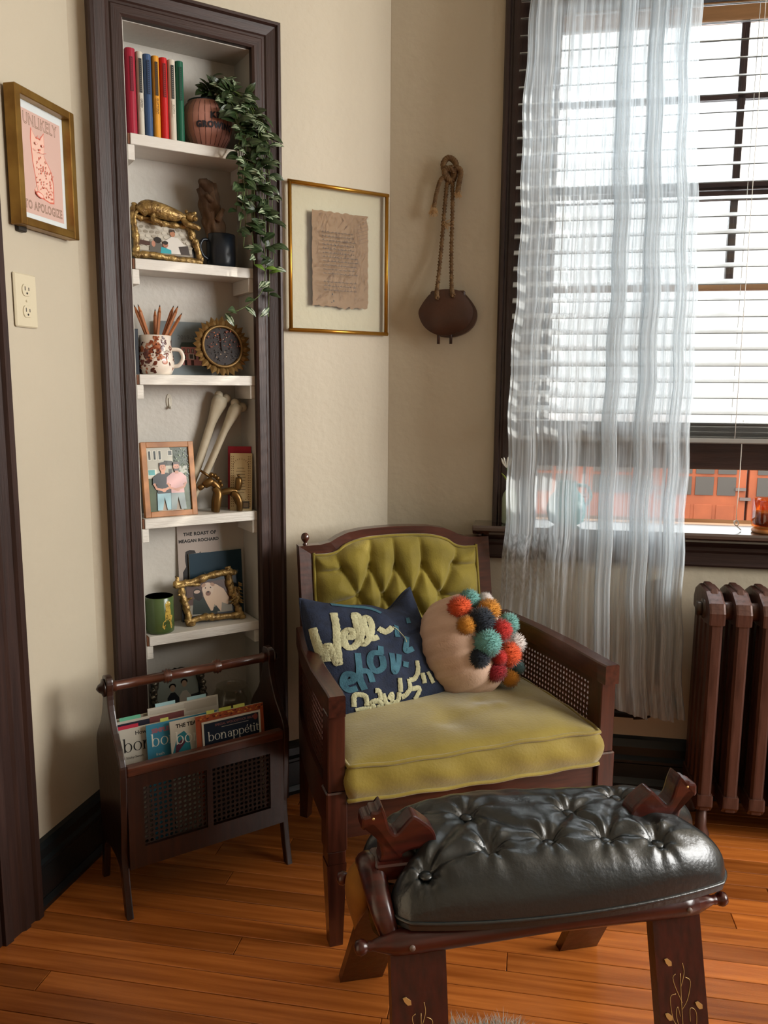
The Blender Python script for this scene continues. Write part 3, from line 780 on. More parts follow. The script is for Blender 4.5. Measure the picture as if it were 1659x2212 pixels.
def wrap_text(s, z0, size, ang0, parent, rise=0):
    vs, fs = text_shape(s, size, .0012, 0, 'CENTER', 1.15)
    mb = MB()
    def W3(u, v, d):
        a = R(-90 + ang0) + u / .066; zz = z0 + v + rise * u; r = potr(max(.005, min(.112, zz))) + d
        return (r*math.cos(a), r*math.sin(a), zz)
    mb.add([W3(u, v, .0018) for u, v in vs], fs)
    mb.build('lettering', 'letter_dark', parent)
wrap_text('KEEP', .067, .021, 12, pot, .12); wrap_text('GROWING', .043, .019, 4, pot, .03)

def leaf_mesh(nm, base, stripe, ln=.030, wd=.0145):
    mb = MB(); nu, nv = 6, 8
    def P(u, v):
        w = wd * math.sin(math.pi * min(1, v*.94 + .05)) ** .8 * (1 - .25*v)
        x = (u - .5) * w; return (x, v * ln, .10*abs(x) + .004*math.sin(v*2.6) - .10*ln*v*v)
    for j in range(nv):
        for i in range(nu):
            q = [P(i/nu, j/nv), P((i+1)/nu, j/nv), P((i+1)/nu, (j+1)/nv), P(i/nu, (j+1)/nv)]
            c = stripe if i in (2, 3) or (stripe != base and i in (0, 5) and 2 < j < 6) else base
            mb.add(q, [(0, 1, 2, 3)], 0, True, None, lin(c))
    return mb.mesh(nm, 'leaf_print')
leaves = [leaf_mesh('leaf', '#24331a', '#3a4a2c', .034, .018), leaf_mesh('leaf', '#1b2814', '#28391d', .034, .018), leaf_mesh('leaf', '#283a1f', '#98a486', .032, .015), leaf_mesh('leaf', '#53702a', '#6f8c3c', .032, .017)]
plant = thing('trailing_plant', 'trailing leafy green vine spilling from the pink planter down the niche', 'plant', FN, (0, 0, 0))
gr = random.Random(11)
strands = []
for k in range(17):
    x1 = gr.uniform(.392, .472); ze = gr.uniform(1.50, 1.66) if k > 6 else gr.uniform(1.62, 1.80)
    strands.append([(.345 + gr.uniform(-.02, .03), .05 + gr.uniform(-.015, .015), 1.925), (.37 + gr.uniform(-.02, .03), .02, 1.955 + gr.uniform(-.01, .02)), (x1 - .02, -.022, 1.915 + gr.uniform(-.02, .02)), (x1, -.036 - gr.uniform(0, .03), 1.84), (x1 + gr.uniform(-.01, .012), -.034 - gr.uniform(0, .03), (1.84 + ze)/2), (x1 + gr.uniform(-.008, .015), -.03 - gr.uniform(0, .02), ze)])
strands.append([(.36, .03, 1.93), (.40, -.02, 1.93), (.45, -.05, 1.80), (.462, -.05, 1.60), (.455, -.05, 1.47), (.42, -.052, 1.425), (.375, -.05, 1.398), (.348, -.045, 1.392)])
strands.append([(.36, .03, 1.93), (.41, -.02, 1.92), (.462, -.05, 1.78), (.476, -.045, 1.60), (.474, -.042, 1.47), (.472, -.04, 1.39)])
strands.append([(.36, .03, 1.93), (.41, -.02, 1.92), (.468, -.05, 1.78), (.488, -.045, 1.62), (.484, -.042, 1.50)])
strands.append([(.36, .04, 1.92), (.35, .03, 1.965), (.345, .02, 1.985)]); strands.append([(.35, .04, 1.92), (.33, .03, 1.955), (.322, .02, 1.962)])
strands.append([(.36, .04, 1.92), (.375, .03, 1.965), (.385, .02, 1.975)]); strands.append([(.44, -.04, 1.85), (.475, -.05, 1.845), (.488, -.05, 1.825)])
nleaf = 0
for s_ in strands[17:] + strands[:17]:
    pts = spline(s_, 10)
    MB().tube(pts, .0011, 5).build('stem', 'stem', plant)
    acc = 0; side = 1
    for a, b in zip(pts, pts[1:]):
        acc += (b - a).length
        while acc > .031 and nleaf < 292:
            acc -= .031; side = -side; nleaf += 1
            hang = b.z < 1.95
            dirv = Vector((side * gr.uniform(.4, 1), gr.uniform(-.9, .1), gr.uniform(-.7, .15) if hang else gr.uniform(-.1, .7))).normalized()
            zax = Vector((gr.uniform(-.4, .4), -1, gr.uniform(.1, .9))); xax = dirv.cross(zax).normalized(); zax = xax.cross(dirv)
            M = Matrix((xax, dirv, zax)).transposed().to_4x4(); M.translation = b + Vector((0, gr.uniform(-.006, .0), 0))
            if (M @ Vector((0, .03, 0))).y > -.005 and (M @ Vector((0, .03, 0))).x > .44: M.translation.x -= .012; M.translation.y -= .015
            k = gr.random(); lf = leaves[0] if k < .45 else leaves[1] if k < .72 else leaves[2] if (k < .9 or b.z > 1.62) else leaves[3]
            if b.z < 1.5 and gr.random() < .5: lf = leaves[2]
            instance(lf, 'leaf', plant, M @ Matrix.Scale(gr.uniform(.95, 1.4), 4))

# ---- second shelf: gold leopard frame, dark mug with driftwood
Z = shelf_z[1]
def photo_people_bench(w, h):
    p = Print(w, h, '#b9b2a4', .0012, mat='print_gloss')
    g = random.Random(2)
    for r_ in range(6):
        for c in range(9): p.ell(.006 + c*w/9 + (r_ % 2)*.005, h - .006 - r_*.011, w/22, .004, g.choice(['#a39a8b', '#c6bfb0', '#8f8778']), 8, g.uniform(-20, 20))
    p.poly([(0, .034), (w*.55, .026), (w*.55, .018), (0, .022)], '#4a3028'); p.rect(0, 0, w, .008, '#8e8578')
    p.poly([(w*.52, .004), (w*.50, .036), (w*.62, .048), (w*.74, .046), (w*.90, .024), (w*.86, .006)], '#d9d4cc')
    p.ell(w*.645, .056, .0068, .0085, '#b07a5c'); p.poly([(w*.585, .058), (w*.60, .067), (w*.68, .067), (w*.70, .058), (w*.66, .062)], '#3a2a22')
    p.poly([(w*.74, .024), (w*.92, .028), (w*.95, .004), (w*.78, .004)], '#3a3230')
    p.poly([(w*.2, .004), (w*.22, .030), (w*.34, .036), (w*.44, .026), (w*.42, .004)], '#5f5c56'); p.ell(w*.36, .036, .010, .008, '#1f1a18'); p.ell(w*.28, .026, .005, .008, '#b5806a')
    p.ell(w*.50, .026, .0068, .0075, '#a8735c'); p.ell(w*.50, .031, .0072, .005, '#241c1a'); p.poly([(w*.40, .004), (w*.42, .020), (w*.52, .017), (w*.60, .013), (w*.60, .004)], '#35a3ae')
    return p
lf = thing('leopard_frame', 'gold resin photo frame with a leopard lying along its top', 'photo frame', FN, (.138, .030, Z + .007), rot=RX(-7))
photo_people_bench(.140, .084).build('photo', lf, T(.016, .008, .014))
MB().box(.01, .165, .0095, .014, .008, .115).build('backing', 'mug_navy', lf)
def branch(pts, r, name, parent, m='gold_resin', seed=1, n=9):
    g = random.Random(seed); P = spline(pts, 7)
    P = [q + Vector((g.uniform(-.001, .001), g.uniform(-.001, .001), g.uniform(-.001, .001))) for q in P]
    return MB().tube(P, [r * g.uniform(.78, 1.2) for _ in P], n).build(name, m, parent)
branch([(.002, .004, .006), (.05, .002, .010), (.11, .003, .004), (.180, .004, .002)], .0085, 'branch', lf, seed=2)
branch([(.008, .004, .002), (.012, .004, .05), (.006, .004, .10), (.014, .004, .136)], .0085, 'branch', lf, seed=3)
branch([(.178, .004, .004), (.168, .003, .035), (.162, .003, .06), (.148, .003, .098)], .0085, 'branch', lf, seed=4)
branch([(.160, .002, .058), (.150, 0, .066)], .005, 'twig', lf, seed=4)
branch([(.012, .004, .105), (.06, .004, .096), (.11, .004, .092), (.165, .003, .094)], .0075, 'branch', lf, seed=5)
body = MB()
sp_ = spline([(.024, -.002, .112), (.040, -.004, .126), (.075, -.006, .121), (.11, -.007, .114), (.138, -.008, .112)], 7)
body.tube(sp_, [.008 + .012*math.sin(math.pi*min(1, (i + 3)/len(sp_)))**.6 for i in range(len(sp_))], 12)
body.ball((.152, -.013, .112), .0135, 14, sc=(1.05, .9, .95)); body.ball((.160, -.022, .107), .0075, 10)
body.ball((.142, -.010, .126), .005, 8); body.ball((.164, -.010, .124), .005, 8)
body.tube(spline([(.130, -.012, .106), (.140, -.016, .092), (.160, -.018, .088), (.172, -.018, .082)], 5), [.0075]*10 + [.0065]*6, 8)
body.tube(spline([(.055, -.012, .110), (.052, -.017, .095), (.068, -.018, .088), (.076, -.018, .080)], 5), .0065, 8)
body.tube(spline([(.032, -.004, .118), (.015, -.004, .112), (.008, -.005, .09), (.011, -.006, .06)], 6), .0042, 8)
body.build('leopard', 'gold_resin', lf)

mug = thing('dark_mug', 'matt dark navy mug holding driftwood on the second shelf', 'mug', FN, (.379, .056, Z))
MB().lathe([(.034, 0), (.037, .003), (.0385, .02), (.0385, .086), (.037, .088), (.035, .086), (.035, .008), (.001, .006)], 36).build('body', 'mug_navy', mug)
MB().tube(spline([(-.037, -.004, .072), (-.052, -.006, .070), (-.060, -.006, .052), (-.052, -.006, .030), (-.037, -.004, .022)], 6), .0042, 8).build('handle', 'mug_navy', mug)
dw = thing('driftwood', 'gnarled grey-brown driftwood stump standing in the dark mug', 'driftwood', FN, (.379, .056, Z))
g = random.Random(8)
def dw_fn(u, v):
    a = 2*math.pi*u; c = Vector((lerp(.004, -.038, max(0, v-.0)), 0.004*math.sin(v*4), lerp(.012, .208, v)))
    r = lerp(.026, .024, v) * (1 + .16*math.sin(5*a + 9*v) + .10*math.sin(9*a - 14*v) + .06*math.sin(3*a + 31*v))
    return (c.x + r*math.cos(a), c.y + r*math.sin(a)*.85, c.z + (.010*math.cos(a)*v))
mb = MB().grid(dw_fn, 30, 26, wrap=True)
mb.build('trunk', 'bark', dw)
MB().tube([(-.030, -.006, .196), (-.05, -.016, .212), (-.062, -.020, .214)], [.019, .014, .006], 9).tube([(-.036, 0, .20), (-.030, 0, .220)], [.022, .014], 9).build('snag', 'bark', dw)
MB().tube([(-.03, -.018, .17), (-.045, -.028, .18)], [.010, .004], 8).tube([(-.015, -.02, .12), (-.002, -.03, .15)], [.010, .005], 8).build('snag', 'bark', dw)

# ---- third shelf
Z = shelf_z[2]
cup = thing('floral_cup', 'cream cup with brown floral transfer print holding pencils', 'cup', FN, (.191, .048, Z))
cprof = [(.036, 0), (.040, .003), (.0455, .016), (.0465, .035), (.042, .060), (.0395, .080), (.0405, .100), (.039, .101), (.038, .098), (.0375, .08), (.040, .05), (.040, .012), (.001, .008)]
MB().lathe(cprof, 44).build('body', 'mug_cream', cup)
def cr(z):
    for (r0, z0), (r1, z1) in zip(cprof[:7], cprof[1:7]):
        if z0 <= z <= z1: return lerp(r0, r1, (z - z0)/(z1 - z0))
    return .04
fl_ = MB(); g = random.Random(21)
def on_cup(a, z, d=.0006): r = cr(max(.001, min(.099, z))) + d; return (r*math.cos(a), r*math.sin(a), z)
def blob(a, z, s, col, n=7, k=0):
    pts = [on_cup(a + s*1.0/.042*math.cos(t)*g.uniform(.7, 1.2), max(.002, min(.098, z + s*math.sin(t)*g.uniform(.7, 1.2))), .0006 + k) for t in [2*math.pi*i/n for i in range(n)]]
    fl_.add([on_cup(a, max(.002, min(.098, z)), .0010 + k)] + pts, [(0, 1 + i, 1 + (i + 1) % n) for i in range(n)], 0, True, None, lin(col))
for _ in range(120):
    a = g.uniform(0, 6.28); zz = g.uniform(.006, .096); s = g.uniform(.003, .0075); c = g.choice(['#4a2016', '#6a2c1c', '#8a4226', '#b06a48', '#5a261a'])
    for k in range(g.randint(3, 6)): blob(a + g.uniform(-.16, .16), zz + g.uniform(-.007, .007), s*g.uniform(.4, .8), c, 7, .0001*k)
for _ in range(26):
    a = g.uniform(0, 6.28); zz = g.uniform(.015, .085); pts = [(a, zz)]
    for k in range(6): pts.append((pts[-1][0] + g.uniform(-.02, .10), max(.005, min(.095, pts[-1][1] + g.uniform(-.006, .006)))))
    vs = []
    for aa, z2 in pts: vs += [on_cup(aa, z2 - .0006, .0014), on_cup(aa, z2 + .0006, .0014)]
    fl_.add(vs, [(2*i, 2*i+2, 2*i+3, 2*i+1) for i in range(6)], 0, True, None, lin('#5a2a1c'))
fl_.build('floral_print', 'print_gloss', cup)
MB().tube(spline([(.036, -.012, .066), (.058, -.018, .064), (.066, -.020, .045), (.056, -.018, .026), (.042, -.012, .022)], 6), .0052, 9).build('handle', 'mug_cream', cup)
g = random.Random(4)
tips = [(-.052, -.002, .176, 'leftmost pencil leaning over the cup rim'), (-.044, -.010, .177, 'second pencil leaning left in the cup'), (.012, -.012, .179, 'upright pencil in the middle of the cup'), (.052, .0, .180, 'tall pencil leaning right in the cup'), (.060, -.012, .179, 'front pencil leaning right in the cup'), (.072, -.006, .162, 'rightmost short pencil in the cup'), (.006, .012, .170, 'rear pencil half hidden in the cup')]
for tx, ty, tz, lab in tips:
    pn = thing('pencil', 'bare wooden ' + lab, 'pencil', FN, (.191, .048, Z), 'wooden pencils in the floral cup')
    b0 = Vector((-tx*.25, -ty*.2, .010)); t1 = Vector((tx, ty, tz)); d = (t1 - b0).normalized()
    MB().tube([b0, t1 - d*.020], .0045, 6, smooth=False).tube([t1 - d*.020, t1 - d*.005], [.0045, .0016], 8).build('shaft', 'pencil_wood', pn)
    MB().tube([t1 - d*.006, t1], [.0019, .0003], 7).build('lead', 'pencil_tip', pn)
nb = thing('notebook', 'dark navy notebook edge standing behind the floral cup', 'book', FN, (.131, .03, Z))
MB().box(0, .012, 0, .075, 0, .115, .001).build('cover', 'mug_navy', nb)
MB().box(.002, .0100, .003, .0755, .002, .1155).build('page_block', 'page_edge', nb)
pcx = thing('postcard', 'grey postcard of a pink house leaning on the niche back', 'card', FN, (.205, .085, Z), rot=RX(-9))
p = Print(.15, .146, '#6f7779', .0014)
p.rect(.0, .098, .012, .146, '#c8912c'); p.text('2019-2020', .098, .098, .017, '#565c5e', 0)
p.rect(.070, .028, .148, .078, '#c98a88'); p.poly([(.066, .078), (.072, .090), (.144, .092), (.15, .078)], '#3c4a46')
for k in range(6): p.rect(.074 + k*.012, .062, .080 + k*.012, .073, '#33302f'); p.rect(.0755 + k*.012, .063, .0785 + k*.012, .072, '#c9c2b8')
for k in range(5): p.rect(.074 + k*.014, .044, .081 + k*.014, .057, '#3a3534')
p.rect(.088, .044, .104, .060, '#d8c9c2'); p.rect(.091, .046, .101, .058, '#5a5552')
p.ell(.134, .034, .011, .011, '#241f1e'); p.rect(.076, .028, .083, .042, '#3a2b2a'); p.rect(.094, .028, .102, .042, '#5a3c3a')
p.build('sheet', pcx)
sf = thing('sunflower_frame', 'round gold sunflower photo frame on the third shelf', 'photo frame', FN, (.372, .045, Z + .078), rot=RX(-10))
def disc(r, n=40): return [(r*math.cos(2*math.pi*i/n), r*math.sin(2*math.pi*i/n)) for i in range(n)]
MB().prism(disc(.057), .002, .008, 'xzy').build('backing', 'brass_side', sf)
p = Print(.001, .001, '#1c1412', .0004); p.ell(0, 0, .0530, .0530, '#241712', 40); g = random.Random(9)
for _ in range(150):
    a, r_ = g.uniform(0, 6.28), .051*math.sqrt(g.random()); x, zz = r_*math.cos(a), r_*math.sin(a)
    p.ell(x, zz, g.uniform(.001, .003), g.uniform(.001, .0022), g.choice(['#6a2c18', '#8a3c1e', '#4a2014', '#a85a34', '#3a1c14']) if zz > -.004 else g.choice(['#241c18', '#33261e', '#1a1412']), 6)
p.rect(-.003, -.012, .002, .036, '#1a100c')
for x, zz in ((-.02, -.03), (-.008, -.022), (.004, -.016), (.008, -.028), (.002, .018), (.012, .024)): p.ell(x, zz, .0012, .0018, '#c9a88a', 6)
p.build('photo', sf, T(0, -.0002, 0))
MB().tube([(.0550*math.cos(2*math.pi*i/40), -.004, .0550*math.sin(2*math.pi*i/40)) for i in range(40)], .0040, 8, closed=True).build('ring', 'brass_side', sf)
pet = MB(); L_ = .029; W_ = .0098
pet.add([(0, -.001, 0), (-W_*.8, 0, .006), (-W_, 0, .014), (0, -.004, L_), (W_, 0, .014), (W_*.8, 0, .006), (0, -.007, .014), (0, .003, .012)], [(0, 1, 6), (1, 2, 6), (2, 3, 6), (3, 4, 6), (4, 5, 6), (5, 0, 6), (0, 7, 1), (1, 7, 2), (2, 7, 3), (3, 7, 4), (4, 7, 5), (5, 7, 0)])
pme = pet.mesh('petal', 'brass_side')
for k in range(16): instance(pme, 'petal', sf, RY(k*22.5 + 4) @ T(0, 0, .0545))
for k in range(16): instance(pme, 'petal', sf, RY(k*22.5 + 15.2) @ T(0, .006, .0510) @ RX(8))
hk = thing('adhesive_hook', 'clear plastic adhesive hook stuck inside the niche', 'hook', FN, (.243, ND, 1.165))
MB().prism([(.008*math.cos(a), .020*math.sin(a)) for a in [2*math.pi*i/20 for i in range(20)]], -.0025, 0, 'xzy', .0008).build('pad', 'clear_plastic', hk)
MB().tube(spline([(0, -.003, .008), (0, -.004, -.010), (0, -.009, -.020), (0, -.015, -.015)], 5), .0024, 7).build('hook_tongue', 'clear_plastic', hk)

# ---- fourth shelf
Z = shelf_z[3]
def bone(lab, a, b, s):
    o = thing('bone', lab, 'bone', FN, (0, 0, 0), 'long bones on the fourth shelf')
    a, b = Vector(a), Vector(b)
    P = [a.lerp(b, i/16) + Vector((.004*math.sin(i*.35), 0, 0)) for i in range(17)]
    rr = [(.016 if i < 2 else .012) if i < 4 else lerp(.0115, .0125, i/16) for i in range(13)] + [.0145, .018, .0225, .021]
    MB().tube(P, [q*s for q in rr], 14, squash=.8).build('shaft', 'bone', o)
    d = (b - a).normalized(); n_ = Vector((d.z, 0, -d.x))
    MB().ball(tuple(b + n_*.012*s), .0135*s, 10).ball(tuple(b - n_*.012*s), .0125*s, 10).build('knuckle', 'bone', o)
bone('long pale bone, the left one of the leaning pair', (.262, .095, Z + .015), (.385, .086, Z + .315), 1.0)
bone('long pale bone, the right one of the leaning pair', (.272, .074, Z + .015), (.424, .066, Z + .292), 1.0)
of = thing('oak_frame', 'light oak frame with a photo of two men standing', 'photo frame', FN, (.140, .022, Z), rot=RX(-8) @ RZ(3))
W_, H_ = .143, .198
for nm, a in (('frame_side', (0, .0145, 0, H_)), ('frame_side', (W_ - .0145, W_, 0, H_)), ('frame_rail', (.0145, W_ - .0145, 0, .0145)), ('frame_rail', (.0145, W_ - .0145, H_ - .0145, H_))):
    MB().box(a[0], a[1], -.010, .006, a[2], a[3], .001).build(nm, 'oak_frame', of)
w, h = W_ - .027, H_ - .027
p = Print(w, h, '#2c3a22', .0015, mat='print_gloss')
p.rect(0, h*.52, w*.62, h, '#b8b3a8'); p.poly([(w*.62, h*.5), (w, h*.5), (w, h), (w*.55, h), (w*.68, h*.8)], '#2a3a26'); p.rect(0, 0, w, h*.5, '#3c4a2a')
p.poly([(w*.36, h*.5), (w*.64, h*.5), (w*.8, 0), (w*.2, 0)], '#a08a78')
for k in range(3): p.rect(w*(.04 + k*.12), h*.80, w*(.12 + k*.12), h*.95, '#dad6cc'); p.rect(w*(.055 + k*.12), h*.81, w*(.105 + k*.12), h*.94, '#2c3034')
p.rect(w*.50, h*.86, w*.62, h*.95, '#d2cec4'); p.rect(w*.52, h*.87, w*.60, h*.94, '#4a4e50')
p.poly([(w*.34, h*.71), (w*.42, h*.79), (w*.60, h*.78), (w*.66, h*.70)], '#34322f'); p.rect(w*.40, h*.5, w*.62, h*.71, '#a8a296'); p.rect(w*.50, h*.52, w*.58, h*.66, '#4a4844')
p.rect(0, h*.56, w*.22, h*.66, '#d8d4ca'); p.rect(w*.03, h*.57, w*.18, h*.65, '#4f9aa0'); p.rect(w*.72, h*.58, w*.95, h*.70, '#a9a8a0')
for _ in range(60): p.ell(pr.uniform(w*.65, w), pr.uniform(h*.5, h), .0022, .0018, pr.choice(['#55683f', '#3a4e30', '#7c8a6a', '#22301e']), 6)
def man(cx, shirt, trousers, hair, beard):
    p.poly([(cx - .021, .004), (cx - .019, h*.30), (cx + .017, h*.30), (cx + .021, .004), (cx + .006, .004), (cx, h*.22), (cx - .007, .004)], trousers)
    p.poly([(cx - .018, h*.28), (cx - .019, h*.42), (cx - .030, h*.42), (cx - .028, h*.53), (cx - .012, h*.60), (cx + .012, h*.60), (cx + .026, h*.53), (cx + .027, h*.42), (cx + .017, h*.42), (cx + .018, h*.28)], shirt)
    sk = '#bd8468'
    p.line([(cx - .026, h*.44), (cx - .020, h*.36), (cx + .003, h*.32)], .0060, sk); p.line([(cx + .024, h*.44), (cx + .018, h*.37), (cx - .003, h*.33)], .0060, sk); p.ell(cx, h*.33, .006, .005, sk)
    p.rect(cx - .005, h*.58, cx + .005, h*.64, sk); p.ell(cx, h*.68, .0085, .0115, sk)
    p.poly([(cx - .0095, h*.69), (cx - .008, h*.755), (cx + .004, h*.77), (cx + .0095, h*.73), (cx + .009, h*.69), (cx + .006, h*.725), (cx - .006, h*.725)], hair)
    if beard: p.poly([(cx - .008, h*.67), (cx - .006, h*.625), (cx + .006, h*.625), (cx + .008, h*.67), (cx + .003, h*.655), (cx - .003, h*.655)], hair)
    else: p.rect(cx - .004, h*.658, cx + .004, h*.664, hair)
    for sx_ in (-1, 1): p.ell(cx + sx_*.0032, h*.69, .0013, .0009, '#2a201c', 7)
man(w*.36, '#1d1d1f', '#86aab2', '#2a1e18', False); man(w*.68, '#c99a96', '#7c8886', '#3a2a20', True)
p.build('photo', of, T(.0135, -.004, .0135))
MB().box(.0135, W_ - .0135, -.0066, -.0062, .0135, H_ - .0135).build('glass', 'picture_glass', of)
un = thing('unicorn', 'small bronze balloon style unicorn figurine', 'figurine', FN, (.335, .040, Z), rot=RZ(-6))
def bal(name, pts, rr, n=12): return MB().tube(spline(pts, 8), rr, n).build(name, 'bronze', un)
def swell(k, a, b): return [lerp(a, b, math.sin(math.pi*(.06 + .88*i/(k-1)))**.55) for i in range(k)]
for yy in (-.011, .011):
    bal('leg', [(.004, yy, .0), (.008, yy, .03), (.012, yy*.7, .052), (.004, yy*.3, .068)], swell(25, .0065, .0115))
    bal('leg', [(.070, yy, .0), (.070, yy, .025), (.062, yy*.8, .045), (.05, yy*.5, .050)], swell(25, .0060, .0100))
bal('neck', [(.016, 0, .050), (.010, 0, .07), (-.004, 0, .084)], swell(17, .008, .0105)); bal('body', [(.020, 0, .052), (.045, 0, .056), (.066, 0, .053)], swell(17, .007, .0100))
bal('head', [(.0, 0, .088), (-.014, 0, .082), (-.026, 0, .074)], swell(17, .005, .0125)); bal('snout', [(-.026, 0, .074), (-.034, 0, .070), (-.041, 0, .066)], swell(17, .003, .0082))
bal('tail', [(.068, 0, .058), (.072, 0, .078), (.072, 0, .092)], swell(17, .005, .0105)); MB().ball((.072, 0, .098), .0045, 10).build('tail_knot', 'bronze', un)
MB().tube([(-.006, 0, .096), (-.034, 0, .116)], [.0044, .0032], 10).build('horn', 'bronze', un)
for i, (x, zz) in enumerate(((-.004, .103), (.005, .100), (.013, .093), (.019, .084), (.023, .073))): MB().ball((x, 0, zz), .0072 - i*.0004, 12).build('mane_bead', 'bronze', un)
rb = thing('red_book', 'bright red paperback standing behind the kraft booklet', 'book', FN, (.386, .066, Z), rot=RZ(-34) @ RX(-5))
MB().box(0, .0015, 0, .014, 0, .178).box(0, .066, 0, .0015, 0, .178).box(0, .066, .013, .0145, 0, .178).build('cover', 'book_cloth_red', rb); MB().box(.0016, .064, .0016, .0129, .002, .176).build('page_block', 'page_edge', rb)
kb = thing('kraft_booklet', 'tan kraft booklet with dotted border and printed lines', 'book', FN, (.384, .046, Z), rot=RZ(-34) @ RX(-7))
p = Print(.062, .160, '#d0b98c', .005, pages='#d9cfb8')
for k in range(22):
    for x in (.005, .010, .052, .057): p.ell(x, .012 + k*.0066, .0011, .0020, '#7a5c38', 6, 30 if k % 2 else -30)
for a in range(12): p.ell(.031 + .022*math.cos(math.pi*a/11), .122 + .022*math.sin(math.pi*a/11), .0018, .001, '#6a4c30', 6, a*15); p.ell(.031 + .022*math.cos(math.pi*a/11), .045 - .018*math.sin(math.pi*a/11), .0018, .001, '#6a4c30', 6, -a*15)
for k, l_ in enumerate((.020, .026, .024, .028, .026, .020, .026, .028, .022)): p.line([(.031 - l_/2, .118 - k*.0085), (.031, .1185 - k*.0085), (.031 + l_/2, .118 - k*.0085)], .0012, '#4f3c28')
p.rect(.026, .006, .056, .026, '#3a332c')
for k in range(7): p.rect(.040 + k*.002, .009, .041 + k*.002, .022, '#8a7458')
p.build('cover', kb)

# ---- fifth shelf
Z = shelf_z[4]
rc_ = thing('roast_card', 'tall grey-pink printed card titled THE ROAST OF MEAGAN ROCHARD', 'card', FN, (.252, .100, Z), rot=RX(-3.0))
p = Print(.122, .285, '#a89a90', .0014)
p.text('THE ROAST OF', .066, .243, .0130, '#2a2624', .0006, space=1.1); p.text('MEAGAN ROCHARD', .062, .224, .0122, '#2a2624', .0006, space=1.05)
blk = '#2e2a2a'
p.poly([(.020, .185), (.022, .198), (.034, .202), (.048, .200), (.054, .188), (.048, .178), (.052, .160), (.046, .135), (.050, .118), (.040, .100), (.024, .104), (.012, .118), (.012, .140), (.022, .155), (.020, .170)], blk)
p.line([(.050, .190), (.060, .188), (.066, .194)], .003, blk); p.line([(.040, .105), (.046, .088), (.034, .070), (.020, .060)], .006, blk); p.ell(.046, .150, .006, .010, '#8f8580'); p.poly([(.010, .040), (.030, .060), (.048, .052), (.05, .03)], blk)
p.build('sheet', rc_)
nc = thing('navy_card', 'dark blue card reading home sweet home behind the dog photo', 'card', FN, (.281, .090, Z), rot=RX(-4.5))
p = Print(.157, .192, '#12303f', .003, pages='#cfc6b4')
p.text('home sweet home', .094, .126, .0135, '#8f9696', 0); p.ell(.100, .085, .028, .018, '#7d908a', 20); p.poly([(.080, .078), (.100, .100), (.118, .078)], '#a8854a')
p.build('sheet', nc)
df = thing('twig_frame', 'gold resin twig frame holding a photo of a dog', 'photo frame', FN, (.222, .045, Z), rot=RZ(0) @ RX(-9))
MB().box(.02, .185, .004, .010, .012, .128).build('backing', 'mug_navy', df)
p = Print(.130, .092, '#54403a', .0012, mat='print_gloss')
p.rect(0, 0, .13, .030, '#8a8478'); p.poly([(.012, .004), (.018, .045), (.030, .055), (.052, .048), (.060, .030), (.085, .012), (.085, .0)], '#2b332f')
p.ell(.032, .058, .013, .018, '#221a18', 14, 15); p.ell(.030, .066, .009, .005, '#b39a8a', 12)
p.poly([(.048, .050), (.056, .030), (.066, .008), (.072, .008), (.078, .026), (.088, .004), (.096, .004), (.100, .028), (.118, .020), (.122, .040), (.108, .066), (.086, .082), (.062, .086), (.046, .076)], '#c9ad94')
p.ell(.062, .070, .017, .019, '#cdb5a0', 16); p.ell(.062, .058, .008, .007, '#7c5848', 12); p.ell(.062, .062, .003, .0024, '#241a16', 8)
for x in (.055, .070): p.ell(x, .074, .002, .002, '#241a16', 8)
p.ell(.050, .082, .007, .005, '#a8846c', 10, 30); p.ell(.076, .082, .007, .005, '#a8846c', 10, -30); p.poly([(.070, .004), (.082, .022), (.094, .004)], '#2b332f')
p.build('photo', df, T(.036, .003, .026))
branch([(.0, 0, .120), (.05, -.003, .122), (.10, 0, .132), (.150, -.002, .138), (.178, 0, .134)], .0098, 'twig', df, seed=12)
branch([(.004, -.006, .113), (.04, -.008, .116), (.072, -.008, .112)], .0055, 'twig', df, seed=13)
branch([(.022, 0, .118), (.024, -.002, .08), (.034, 0, .04), (.036, 0, .006)], .0100, 'twig', df, seed=14)
branch([(.160, 0, .136), (.164, 0, .09), (.176, 0, .05), (.188, 0, .010)], .0098, 'twig', df, seed=15)
branch([(.026, 0, .010), (.08, -.003, .020), (.12, 0, .014), (.195, -.002, .012)], .0100, 'twig', df, seed=16)
branch([(.012, 0, .126), (.012, -.002, .140)], .005, 'twig', df, seed=17); branch([(.160, 0, .138), (.160, 0, .152)], .0085, 'twig', df, seed=18); branch([(.022, -.002, .088), (.010, -.006, .092)], .0035, 'twig', df, seed=19); branch([(.034, -.002, .070), (.046, -.006, .078)], .003, 'twig', df, seed=20)
MB().ball((.040, -.006, .006), .011, 10, sc=(1.2, 1, .7)).build('foot_knot', 'gold_resin', df); MB().ball((.190, -.006, .006), .010, 10, sc=(1.2, 1, .8)).build('foot_knot', 'gold_resin', df)
fx = MB().ball((.176, -.006, .070), .016, 12, sc=(.8, .7, 1.6)); g = random.Random(5)
for _ in range(34):
    a = g.uniform(-1.7, 1.7); zz = g.uniform(.045, .105); d = Vector((math.sin(a), -math.cos(a)*.7, .2)).normalized(); q = Vector((.176, -.006, zz)) + d*.011
    fx.tube([q, q + d*.010 + Vector((0, 0, -.006))], [.0032, .0006], 5)
fx.build('bristling_fox', 'gold_resin', df)
gm = thing('green_mug', 'glossy green mug with a gold leopard on the fifth shelf', 'mug', FN, (.175, .038, Z))
MB().lathe([(.033, 0), (.0365, .003), (.0375, .010), (.0375, .098), (.0365, .0995)], 40).build('body', 'mug_green', gm)
MB().lathe([(.0365, .0995), (.0350, .0985), (.0345, .012), (.001, .010)], 40).build('inside', 'mug_inside', gm)
